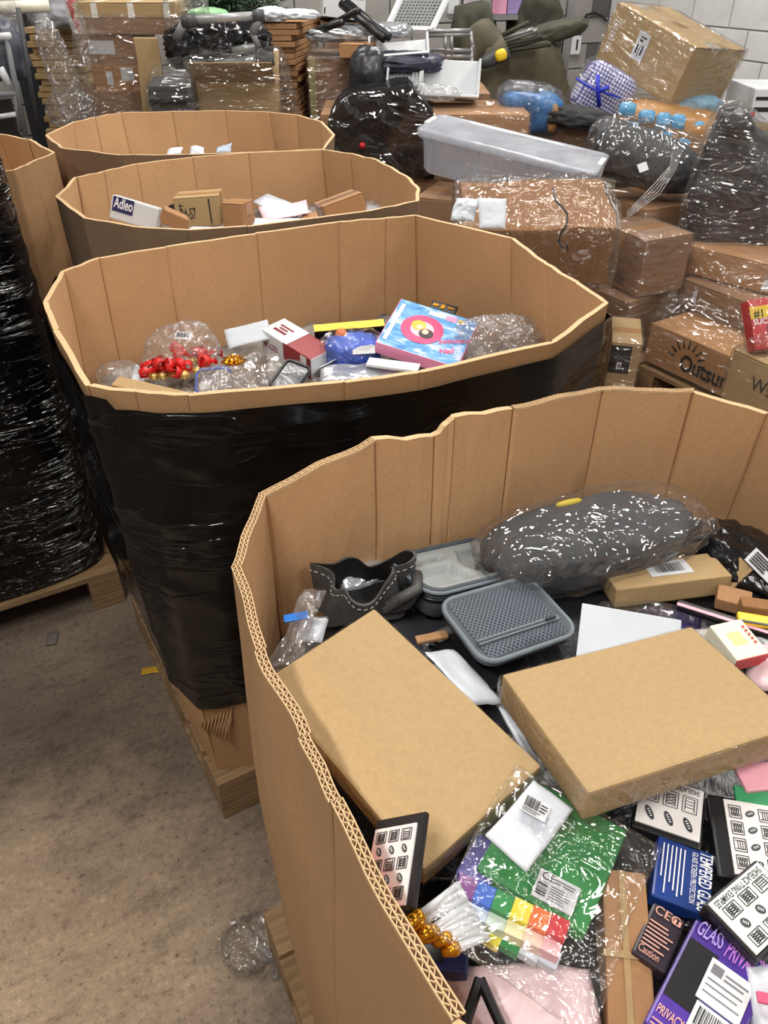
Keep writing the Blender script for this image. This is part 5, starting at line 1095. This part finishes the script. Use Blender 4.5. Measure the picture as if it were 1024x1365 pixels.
# ================================================================== far side
# wire cable and socket on the back wall
def on_wall(px, py, off=0.0):                          # sight line on the back wall
    r = ray(px, py); n = E2; k = (E2*(RY1-off)-EYE).dot(n)/r.dot(n); return EYE+r*k
so = empty('wall_socket', on_wall(765, 60), ROW, 'grey double socket on the far wall with a dark slot', 'socket')
bm = bmesh.new(); box_bm(bm, -.055, .055, -.05, -.002, -.08, .08); bmesh.ops.bevel(bm, geom=bm.edges[:], offset=.008, segments=2, affect='EDGES'); link('box', bm_mesh('box', bm), M_WHITE, so)
bm = bmesh.new(); box_bm(bm, -.01, .01, -.053, -.049, -.04, .05); link('slot', bm_mesh('slot', bm), M_BLACK, so)
cb = empty('wall_cable', on_wall(773, 45), 0, 'black cable curving up the far wall from the socket', 'cable'); bm = bmesh.new(); tube_bm(bm, [on_wall(773, 50, .03), on_wall(775, 32, .03), on_wall(782, 20, .03), on_wall(792, 17, .03), on_wall(803, 22, .03), on_wall(809, 28, .03)], .012, 6); wpart('cable', bm, M_BLACK, cb, True)
# olive tarpaulin heap
M_OL = mat('olive_tarp', (84, 78, 62), .8, vary=.12, bump=.25, bscale=10); M_OL2 = mat('dark_olive_tarp', (58, 58, 46), .8, vary=.15, bump=.25, bscale=10)
def drape(name, pts, Y, depth, m, label, seed, amp=.05):
    P = [aty(x, y, Y) for x, y in pts] + [aty(x, y, Y)+Vector((0, depth, 0)) for x, y in pts] + [Vector((aty(x, y, Y).x, Y-.1, .02)) for x, y in pts] + [Vector((aty(x, y, Y).x, Y+depth, .02)) for x, y in pts]
    return hull_wrap(name, [], m, 0, amp, .06, extra=P, label=label, cat='tarpaulin', seed=seed, freq=3.2, group='olive tarpaulins', zmin=0)
drape('tarpaulin', [(640, 95), (655, 72), (700, 66), (722, 58), (745, 88), (757, 140), (640, 140)], 5.9, .5, M_OL, 'olive brown tarpaulin heap in the middle background', 3)
drape('tarpaulin', [(625, 48), (648, 42), (660, 60), (640, 100), (620, 100)], 6.1, .4, M_OL, 'olive tarpaulin hump at the left of the heap', 5)
drape('tarpaulin', [(692, 22), (706, 0), (728, -4), (742, 20), (720, 50), (690, 45)], 6.6, .3, M_OL2, 'dark olive tarpaulin hanging behind the heap', 7)
drape('tarpaulin', [(615, 18), (645, 16), (655, 45), (615, 60)], 6.5, .3, M_OL2, 'dark folded tarpaulin behind the metal frame', 11)
for i in range(6):
    t_ = tube('tent_pole', [aty(670+i*2, 47+i*4, 5.8), aty(705+i*6, 30+i*5+(i % 2)*4, 5.75)], .014, M_STEEL if i in (1, 2) else M_OL2); t_.location = (0, 0, 0)
    tag(t_, ['dark pole sticking up at the back of the pole bundle', 'silver pole lying upper on the tarpaulin heap', 'silver pole just below the upper silver one', 'dark pole in the middle of the bundle', 'dark pole second from the front of the bundle', 'dark pole nearest in the bundle on the heap'][i], 'pole', 'poles on the tarpaulin heap')
blob('dark_roll', aty(735, 45, 5.95), (.42, .16, .12), eul(0, -.25, 0), M_OL2, 85, .12, 2, 4, label='dark rolled cover lying on top of the tarpaulin heap', cat='roll')
hd = blob('hand_tool', aty(660, 78, 5.75), (.18, .08, .08), eul(0, -.35, 0), M_DGREY, 86, .1, 2, 3, 3, label='dark tool with a yellow handle on the tarpaulin heap', cat='tool'); blob('handle', aty(668, 74, 5.7), (.07, .07, .07), eul(0, -.35, 0), M_YEL, 87, .05, 2, 3, 3, parent=hd)
# shelving and boxes behind
sh = empty('steel_shelf', aty(670, 60, 6.6), 0, 'grey steel shelving in the far corner', 'shelving')
for x in (648, 760):
    bm = bmesh.new(); a = aty(x, 20, 6.6); box_bm(bm, a.x-.03, a.x+.03, 6.57, 6.63, 0, 2.1); wpart('upright', bm, M_STEEL, sh)
for y in (20, 75):
    bm = bmesh.new(); a = aty(600, y, 6.6); b = aty(760, y, 6.6); box_bm(bm, a.x, b.x, 6.6, 7.0, a.z-.03, a.z); wpart('shelf_board', bm, M_STEEL, sh)
zs = aty(670, 20, 6.6).z
for x0, x1, m_, l in ((598, 612, M_WHITE, 'white carton with dark print on the far shelf'), (618, 642, mat('pale_lilac', (196, 186, 194), .6), 'pale lilac carton on the far shelf'), (656, 676, mat('shelf_pink', (214, 150, 180), .5), 'pink box on the far shelf beside the upright'), (677, 700, mat('shelf_violet', (150, 130, 180), .5), 'violet box with a blue label on the far shelf')):
    a, b = aty(x0, 10, 6.62), aty(x1, 10, 6.62); o = carton('shelf_box', Vector(((a.x+b.x)/2, 6.75, zs+.002)), (b.x-a.x, .24, .3), 0, m_, l, 'box', flap=False)
    patch(o, 'front', .15, .3, .7, .6, M_BLUE if 'violet' in l else M_LABEL)
# wire grate panel
gr = empty('wire_grid', aty(555, 40, 5.7), 0, 'white framed wire grid panel leaning in the background', 'wire grid')
Q = [aty(536, -6, 5.8), aty(598, -6, 5.8), aty(576, 40, 5.6), aty(516, 38, 5.6)]
bm = bmesh.new()
for i in range(4): tube_bm(bm, [Q[i], Q[(i+1) % 4]], .02, 6)
wpart('frame', bm, M_WHITE, gr)
for i in range(1, 13):
    bm = bmesh.new(); t = i/13; tube_bm(bm, [Q[0].lerp(Q[1], t), Q[3].lerp(Q[2], t)], .005, 4); wpart('wire', bm, M_MGREY, gr)
for i in range(1, 11):
    bm = bmesh.new(); t = i/11; tube_bm(bm, [Q[0].lerp(Q[3], t), Q[1].lerp(Q[2], t)], .005, 4); wpart('wire', bm, M_MGREY, gr)
# metal frame cart
ct = empty('metal_frame', aty(600, 75, 5.4), 0, 'low grey metal frame cart behind the white drawers', 'cart')
for a, b in (((570, 42), (628, 41)), ((570, 47), (628, 46)), ((602, 44), (602, 76)), ((627, 42), (632, 76)), ((575, 66), (630, 68)), ((572, 74), (632, 76)), ((594, 46), (594, 76))):
    bm = bmesh.new(); tube_bm(bm, [aty(*a, 5.4), aty(*b, 5.4)], .014, 6); wpart('bar', bm, M_STEEL, ct, True)
for x in (570, 630):
    bm = bmesh.new(); p = aty(x, 60, 5.4); tube_bm(bm, [p, Vector((p.x, 5.4, 0))], .014, 6); wpart('leg', bm, M_STEEL, ct, True)
# white drawers
def drawer(rect, Y, pitch, roll, label, yaw=0, fl=.09, slats=0):
    c, d = fbox(*rect, Y, .02, yaw); r = empty('open_white_box', c, 0, label, 'white box', 'open white boxes'); r.matrix_basis = Matrix.Translation(c) @ rotz(yaw) @ Matrix.Rotation(pitch, 4, 'X') @ Matrix.Rotation(roll, 4, 'Y')
    w, _, h = d
    for nm, q in (('panel', (-w/2, w/2, 0, .012, 0, h)), ('side', (-w/2-.012, -w/2, -fl, .012, 0, h)), ('side', (w/2, w/2+.012, -fl, .012, 0, h)), ('bottom', (-w/2, w/2, -fl*2.2, 0, -.012, 0))):
        bm = bmesh.new(); box_bm(bm, *q); bmesh.ops.bevel(bm, geom=bm.edges[:], offset=.002, segments=1, affect='EDGES'); link(nm, bm_mesh(nm, bm), M_WHITE, r)
    for i in range(slats):
        bm = bmesh.new(); x = -w/2+w*(i+.5)/slats; box_bm(bm, x-w/slats*.36, x+w/slats*.36, -.012, 0, 0, h); link('slat', bm_mesh('slat', bm), M_WHITE, r)
    return r
drawer((496, 52, 570, 92), 5.0, -.5, -.08, 'open white box tipped back, at the rear of the three'); drawer((516, 95, 556, 126), 4.8, -.2, .1, 'small white slatted box lying at the front left', slats=8); drawer((562, 80, 634, 132), 4.85, -.25, .04, 'open white box standing at the front right of the three')
blob('navy_bag', aty(535, 84, 4.95), (.42, .3, .1), eul(0, 0, 0), mat('navy_bag', (38, 40, 58), .4, vary=.3, bump=.6, bscale=12), 88, .15, 2.5, 4, label='navy plastic bag lying in the white drawers', cat='bag'); blob('black_bag', aty(492, 105, 4.85), (.2, .22, .28), eul(0, 0, 0), mat('black_sack', (34, 35, 40), .35, vary=.3, bump=.5, bscale=12), 89, .12, 2, 4, label='black sack beside the white drawers', cat='bag')
blob('bubble_film', aty(560, 122, 4.7), (.34, .2, .07), eul(0, .05, 0), F_BUB, 90, .25, 3, 4, label='crinkled clear film in front of the white drawers', cat='film')
dc = fcarton('carton', (480, 126, 650, 200), 5.0, .5, 0, K_BG2, 'brown carton carrying the white drawers', zb=.146); stand(dc, 'wooden pallet under the white drawers')
# wrapped cartons with foil and poles on top
gc = fcarton('wrapped_carton', (414, 78, 492, 160), 5.05, .5, .05, K_BG2, 'wrapped pallet carton topped with foil and black poles', zb=.146); patch(gc, 'front', .0, .0, .12, 1, mat('olive_board', (150, 138, 92), .6), 'board_edge', .01); hull_wrap('stretch_wrap', [gc], F_WRAPH, .006, .006, .06, parent=gc); stand(gc, 'wooden pallet under the foil-topped carton')
bx = fcarton('small_brown_box', (452, 60, 492, 78), 4.9, .2, -.2, K_BG, 'small open brown box on the foil-topped carton', cat='box')
for q, s_, l in (((460, 47), (.34, .16, .07), 'silver foil strip behind the small brown box'), ((436, 66), (.16, .2, .1), 'crumpled clear film at the left of the foil-topped carton'), ((520, 42), (.2, .14, .07), 'silver foil scrap beside the white drawer')):
    blob('foil', aty(*q, 5.15), s_, eul(0, 0, 0), MATS['silver_film'] if 'silver foil' in l else F_CRUMP, 91+q[0], .25, 3, 4, label=l, cat='foil')
for i, (a, b, l) in enumerate((((455, 5), (512, 52), 'long black pole crossing in front of the white appliance'), ((462, 3), (519, 50), 'second long black pole beside the first'), ((436, 36), (478, 14), 'short black pole crossing the long ones'), ((412, 44), (456, 30), 'black pole stub at the left over the foil'))):
    t_ = tube('black_pole', [aty(*a, 5.2), aty(*b, 4.95)], .022 if i < 2 else .018, M_BLACK); tag(t_, l, 'pole', 'black poles')
ap = upright('white_appliance', (430, -10, 486, 30), 5.7, .4, .12, M_WHITE, 'white rounded appliance at the top, behind the black poles', 'appliance', -.1, .12); patch(ap, 'front', .03, .1, .06, .3, M_BLACK, 'vent_slot', .004); rects(ap, 'front', [(.1, .7, .95, .715)], M_MGREY, 'seam')
_c = under(ap, 'dark carton under the white appliance', K_BG2, 0)
for q, s_, m_, l in (((398, 20), (.2, .16, .05), M_WHITE, 'pile of white plastic sheets on the flattened boxes'), ((362, 20), (.16, .16, .07), M_PAPER, 'white paper bundle at the left of the flattened boxes'), ((455, 40), (.22, .16, .06), M_BLACK, 'black bundle under the crossing poles')):
    blob('bundle', aty(*q, 5.3), s_, eul(0, 0, 0), m_, 93+q[0], .2, 2.5, 4, label=l, cat='bundle')
# stacks of flattened boxes
U_ = ['', 'first', 'second', 'third', 'fourth', 'fifth', 'sixth', 'seventh', 'eighth', 'ninth', 'tenth', 'eleventh', 'twelfth', 'thirteenth', 'fourteenth', 'fifteenth', 'sixteenth', 'seventeenth', 'eighteenth', 'nineteenth', 'twentieth']
ORD = [U_[k+1] if k < 20 else (['thirtieth', 'fortieth', 'fiftieth'][(k+1)//10-3] if (k+1) % 10 == 0 else ['twenty', 'thirty', 'forty'][(k+1)//10-2]+'-'+U_[(k+1) % 10]) for k in range(49)]
def sheets(x0, x1, ytop, ybot, Y, n, depth, yaw, label, m, group):
    a = aty((x0+x1)/2, ybot, Y); b = aty((x0+x1)/2, ytop, Y); zt = b.z; th = (zt-.146)/n*.86; w = aty(x1, ytop, Y).x-aty(x0, ytop, Y).x
    me = box_mesh('flattened_box', w, depth, th, .003, 0, .006, 2, 1); me.materials.append(m); step = (zt-.146)/n; lo = max(0, n-26)
    for i in range(n):
        o = bpy.data.objects.new('flattened_box', me); COL.objects.link(o)
        o.matrix_basis = Matrix.Translation((a.x+random.uniform(-.02, .02), Y+depth/2+random.uniform(-.02, .02), .146+step*i)) @ rotz(yaw+random.uniform(-.04, .04)) @ Matrix.Rotation(random.uniform(-.012, .012), 4, 'Y')
        k = n-1-i; tag(o, ('topmost' if k == 0 else 'bottom' if i == 0 else ORD[k]+' from the top')+' '+label, 'flattened box', group)
    pallet('pallet', (a.x, Y+depth/2), yaw, w, depth, 'wooden pallet under the '+group)
sheets(348, 412, 30, 150, 5.25, 44, .7, -.12, 'flattened brown box of the tall stack', K_BG, 'flattened boxes in the tall stack')
sheets(58, 124, 36, 150, 5.9, 34, .6, 0, 'flattened tan box of the far left stack', K_BOX, 'flattened boxes in the far left stack')
# stacked cartons, back left
cs_ = []
for rect, Y, d_, m_, l, zb in (((108, 122, 196, 160), 5.0, .5, K_BG2, 'lowest brown carton of the back left stack', .146), ((128, 86, 196, 122), 5.02, .45, K_BG, 'carton with two white labels low in the back left stack', None), ((108, 46, 183, 86), 5.02, .5, K_BG2, 'carton with a large white label in the back left stack', None), ((108, 24, 240, 46), 5.0, .5, K_BG2, 'wide hazy wrapped carton second from the top of the back left stack', None), ((100, 4, 236, 24), 5.0, .4, K_BOX, 'top tan carton with white tape strips on the back left stack', None)):
    o = fcarton('carton', rect, Y, d_, 0, m_, l, zb=zb, tape=False); cs_.append(o)
patch(cs_[1], 'front', .26, .25, .38, .75, M_LABEL); patch(cs_[1], 'front', .55, .4, .8, .9, M_LABEL); patch(cs_[2], 'front', .2, .35, .65, .8, M_LABEL)
for u in (.17, .53, .88): patch(cs_[4], 'front', u, 0, u+.06, 1, M_WTAPE, 'tape', .002); patch(cs_[4], 'top', u, 0, u+.06, 1, M_WTAPE, 'tape', .0045)
hull_wrap('stretch_wrap', cs_[:4], F_WRAPH, .008, .012, .07, label='clear stretch wrap round the back left carton stack', cat='stretch wrap', freq=4); stand(cs_[0], 'wooden pallet under the back left carton stack')
ks = fcarton('kraft_sheet', (192, 50, 224, 150), 4.85, .02, .3, K_BOX, 'torn tan board leaning beside the back left stack', cat='board', flap=False, jit=.03)
blob('red_tube', aty(97, 6, 5.1), (.06, .06, .34), eul(0, -.2, 0), M_RED, 3, .04, 2, 3, label='red tube behind the top tan carton', cat='tube')
for q, s_, l in (((86, 110), (.12, .12, .5), 'crumpled clear film hanging at the left of the back stack'), ((96, 146), (.22, .15, .16), 'clear film bunched at the foot of the back left stack'), ((108, 45), (.06, .08, .36), 'clear film trailing from the carton corner')):
    blob('loose_film', aty(*q, 4.85), s_, eul(0, -.15, 0), F_CRUMP, 95+q[0], .22, 2.6, 5, label=l, cat='film')
# trolley load in film
lc = fcarton('open_carton', (268, 110, 372, 170), 4.62, .3, .05, K_BOX, 'open brown carton inside clear film behind the farthest bin', zb=.3, flap=False)
w_, d_, h_ = DIM[lc.name]
for s_, ax in ((-1, 'f'), (1, 'b')):
    bm = bmesh.new(); box_bm(bm, -w_/2, w_/2, -.002, .002, 0, .2, Matrix.Translation((0, s_*d_/2, h_)) @ Matrix.Rotation(-s_*1.0, 4, 'X')); link('flap', bm_mesh('flap', bm), K_BOX, lc)
hull_wrap('clear_film', [lc], F_WRAPH, .01, .02, .05, parent=lc, extra=[aty(330, 82, 4.6), aty(392, 150, 4.6), aty(262, 95, 4.65)], freq=6); stand(lc, 'wooden pallet under the open film-wrapped carton')
bk2 = fcarton('black_crate', (206, 114, 262, 172), 4.5, .4, .15, M_DGREY, 'black ribbed crate in clear film left of the open carton', cat='crate', flap=False, zb=.62)
for i in range(9):
    O, U, V_, Nn, ww, hh = face(bk2, 'front'); bm = bmesh.new(); box_bm(bm, 0, ww, hh*(.06+.1*i), hh*(.11+.1*i), 0, .014, frame(O, U, V_, Nn)); link('rib', bm_mesh('rib', bm), M_BLACK, bk2)
hull_wrap('clear_film', [bk2], F_WRAP, .01, .012, .05, parent=bk2, extra=[aty(240, 78, 4.7), aty(210, 90, 4.65)])
_s = carton('carton', Vector((bk2.matrix_basis.translation.x, bk2.matrix_basis.translation.y, .0)), (.3, .38, .6), 0, K_BG2, 'dim carton below the black ribbed crates')
bk3 = blob('black_sack', aty(292, 62, 4.95), (.5, .36, .24), eul(0, 0, 0), M_BAGBLK, 99, .14, 2.4, 5, 2.6, .9, 'shiny black sack under the grey handle bar', 'sack'); bk4 = blob('black_sack', aty(330, 75, 4.9), (.2, .26, .22), eul(0, 0, 0), M_BAGBLK, 101, .14, 2.4, 4, 2.6, .9, 'smaller black sack at the right end of the grey handle', 'sack')
_s = carton('carton', Vector((aty(292, 62, 4.95).x, 5.16, .0)), (.5, .38, 1.2), 0, K_BG2, 'dim carton carrying the shiny black sack')
tr_ = empty('trolley_handle', aty(300, 25, 4.85), 0, 'grey trolley handle bar with black end fittings', 'trolley')
for nm, a, b, r_, m_ in (('grip_bar', (258, 27), (343, 21), .021, mat('light_grey_metal', (168, 170, 172), .35, .3)), ('end_fitting', (243, 30), (262, 27), .03, M_DGREY), ('end_fitting', (338, 22), (352, 21), .03, M_DGREY), ('arm', (246, 30), (236, 50), .022, M_MGREY), ('arm', (347, 24), (336, 44), .022, M_MGREY), ('lower_bar', (275, 92), (345, 80), .028, M_MGREY), ('lower_fitting', (255, 92), (276, 90), .04, M_DGREY), ('lower_fitting', (342, 82), (364, 78), .035, M_DGREY), ('arm', (336, 44), (345, 62), .015, M_MGREY), ('curved_bar', (310, 68), (340, 62), .018, M_STEEL)):
    bm = bmesh.new(); tube_bm(bm, [aty(*a, 4.72), aty(*b, 4.72)], r_, 8); wpart(nm, bm, m_, tr_, True)
yc = upright('yellow_crate', (266, 31, 312, 40), 5.1, .15, 0, M_YEL, 'bright yellow plastic crate behind the handle bar', 'crate'); rects(yc, 'front', [(.1+.2*i, .2, .18+.2*i, .7) for i in range(4)], mat('yellow_shadow', (190, 160, 30), .5), 'slot')
blob('green_hose', aty(278, 20, 5.2), (.22, .15, .07), eul(0, 0, 0), mat('pale_green', (130, 180, 130), .5), 103, .08, 2, 3, label='pale green plastic ring above the yellow crate', cat='hose'); blob('clear_bag', aty(248, 15, 5.0), (.2, .2, .24), eul(0, 0, 0), F_CRUMP, 105, .2, 2.6, 4, label='clear crumpled bag at the left end of the handle bar', cat='bag')
# artificial tree at the top edge
tree = empty('artificial_tree', Vector((aty(285, 0, 5.6).x, 5.6, 0)), 0, 'dark green artificial tree at the top edge', 'tree')
bm = bmesh.new(); tube_bm(bm, [Vector((aty(285, 0, 5.6).x, 5.6, 0)), Vector((aty(285, 0, 5.6).x, 5.6, 2.1))], .03, 8); wpart('trunk', bm, mat('bark', (70, 56, 44), .8), tree, True)
vs = []; fs = []; tx = aty(285, 0, 5.6).x
for i in range(7000):
    z = random.uniform(1.45, 2.05); a = random.uniform(0, 2*PI); r_ = random.uniform(.05, .34)*(1 if z < 1.6 else (2.3-z)/.7); c0 = Vector((tx+math.cos(a)*r_*1.2, 5.6+math.sin(a)*r_, z)); d_ = Vector((math.cos(a), math.sin(a), random.uniform(-.3, .6)))+Vector((random.uniform(-.5, .5), random.uniform(-.5, .5), random.uniform(-.5, .5))); d_.normalize(); e = d_.cross(Vector((0, 0, 1))).normalized()*.006; q = len(vs); L2 = random.uniform(.05, .1); f_ = e.cross(d_).normalized()*.006
    vs += [c0-e, c0+e, c0+f_, c0+d_*L2]; fs += [(q, q+1, q+3), (q+1, q+2, q+3), (q+2, q, q+3)]
nd = link('needles', mesh('needles', [v-Vector(tree.matrix_basis.translation) for v in vs], fs), mat('needle_green', (40, 66, 42), .7, vary=.3), tree); nd['kind'] = 'stuff'
# left rack
rk = empty('wheeled_rack', aty(10, 100, 4.7), 0, 'grey wheeled rack at the top left edge', 'rack')
for a, b, r_, m_ in (((24, 10), (52, 182), .012, M_DGREY), ((8, 48), (34, 182), .014, M_MGREY), ((-10, 50), (14, 48), .02, M_WHITE), ((-10, 128), (24, 124), .016, M_MGREY), ((-10, 132), (26, 128), .01, M_MGREY), ((-10, 157), (22, 152), .014, M_WHITE), ((20, 124), (27, 176), .012, M_MGREY), ((0, 90), (12, 113), .02, M_WHITE)):
    bm = bmesh.new(); tube_bm(bm, [aty(*a, 4.7), aty(*b, 4.7)], r_, 6); wpart('bar', bm, m_, rk, True)
bm = bmesh.new(); a, b = aty(-12, 128, 4.72), aty(24, 180, 4.72); box_bm(bm, a.x-.1, b.x-.02, 4.75, 4.8, b.z-.3, a.z); wpart('dark_panel', bm, M_BLACK, rk)
blob('rack_bag', aty(6, 72, 4.85), (.22, .2, .3), eul(0, 0, 0), mat('slate_bag', (70, 76, 86), .4, vary=.2, bump=.5, bscale=12), 107, .15, 2, 4, label='slate grey bag on the rack', cat='bag'); blob('rack_bag', aty(5, 32, 4.9), (.16, .16, .26), eul(0, 0, 0), F_BAGH, 109, .2, 2, 4, label='clear bag at the top of the rack', cat='bag'); blob('rack_bag', aty(24, 75, 4.85), (.08, .1, .16), eul(0, 0, 0), F_BAGH, 111, .2, 2, 4, label='small clear bag hanging on the rack post', cat='bag')
pl = tube('white_tube', [aty(-20, 11, 4.9), aty(66, 8, 5.0)], .03, mat('cream_plastic', (226, 222, 204), .4)); tag(pl, 'cream plastic tube lying across the top left corner', 'tube')
cab = fcarton('dark_cabinet', (14, 14, 44, 66), 6.0, .3, 0, mat('dark_navy', (22, 26, 36), .4), 'dark navy cabinet behind the rack', zb=.0, cat='cabinet', flap=False); patch(cab, 'front', .48, .02, .52, .98, M_BLACK, 'door_gap', .001)
cab2 = fcarton('dark_cabinet', (40, 16, 92, 48), 6.35, .3, 0, MATS['dark_navy'], 'dark shelf unit behind the far left flattened boxes', zb=.0, cat='cabinet', flap=False); patch(cab2, 'front', .05, .5, .95, .52, M_DGREY, 'shelf_edge', .004)
blob('dark_sack', aty(78, 22, 5.8), (.32, .2, .16), eul(0, 0, 0), mat('grey_sack', (120, 120, 124), .4, vary=.3, bump=.6, bscale=12), 113, .15, 2, 4, label='grey plastic sack on top of the far left flattened boxes', cat='sack')

# ================================================================== on the floor
fl = blob('film_scrap', at(335, 1255, .02), (.10, .09, .035), eul(0, 0, .5), F_CRUMP, 120, .35, 3.2, 4, flat=.5, label='scrap of clear film on the floor beside the front pallet', cat='film')
bm = bmesh.new(); tube_bm(bm, [at(330, 1240, .012), at(345, 1262, .016), at(362, 1275, .014), at(368, 1305, .01)], .009, 7); wpart('twisted_tail', bm, F_BAGH, fl, True)
lf = pillow('floor_scrap', [(64, 843), (76, 845), (78, 858), (62, 860)], .006, .003, mat('grey_scrap', (96, 88, 84), .7), 'small grey scrap on the floor by the left load', 'scrap', n=8, amp=.002, tilt=(0, 0))
tp = pillow('yellow_tape_bit', [(188, 890), (214, 888), (212, 897), (190, 899)], .005, .002, mat('faded_yellow', (190, 150, 40), .7), 'bit of yellow tape on the floor by the second pallet', 'tape', n=8, amp=.002, tilt=(0, 0))
tg2 = slab('torn_label', [(280, 930), (318, 932), (298, 980), (262, 968)], .36, .006, K_EDGE, 'torn corrugated patch on the lower corner of the black-wrapped bin', 'cardboard patch', tilt=(-.6, -2.2), jit=.016, sub=4)

w_, d_, h_ = DIM[tg2.name]
for i in range(9): bm = bmesh.new(); x = -w_/2+w_*(i+.5)/9; tube_bm(bm, [(x, -d_/2-.004*(i % 3), h_), (x+.002, 0, h_+.003), (x, d_/2-.006*(i % 2), h_)], .0028, 6); link('flute', bm_mesh('flute', bm), K_OUT, tg2, None, True)
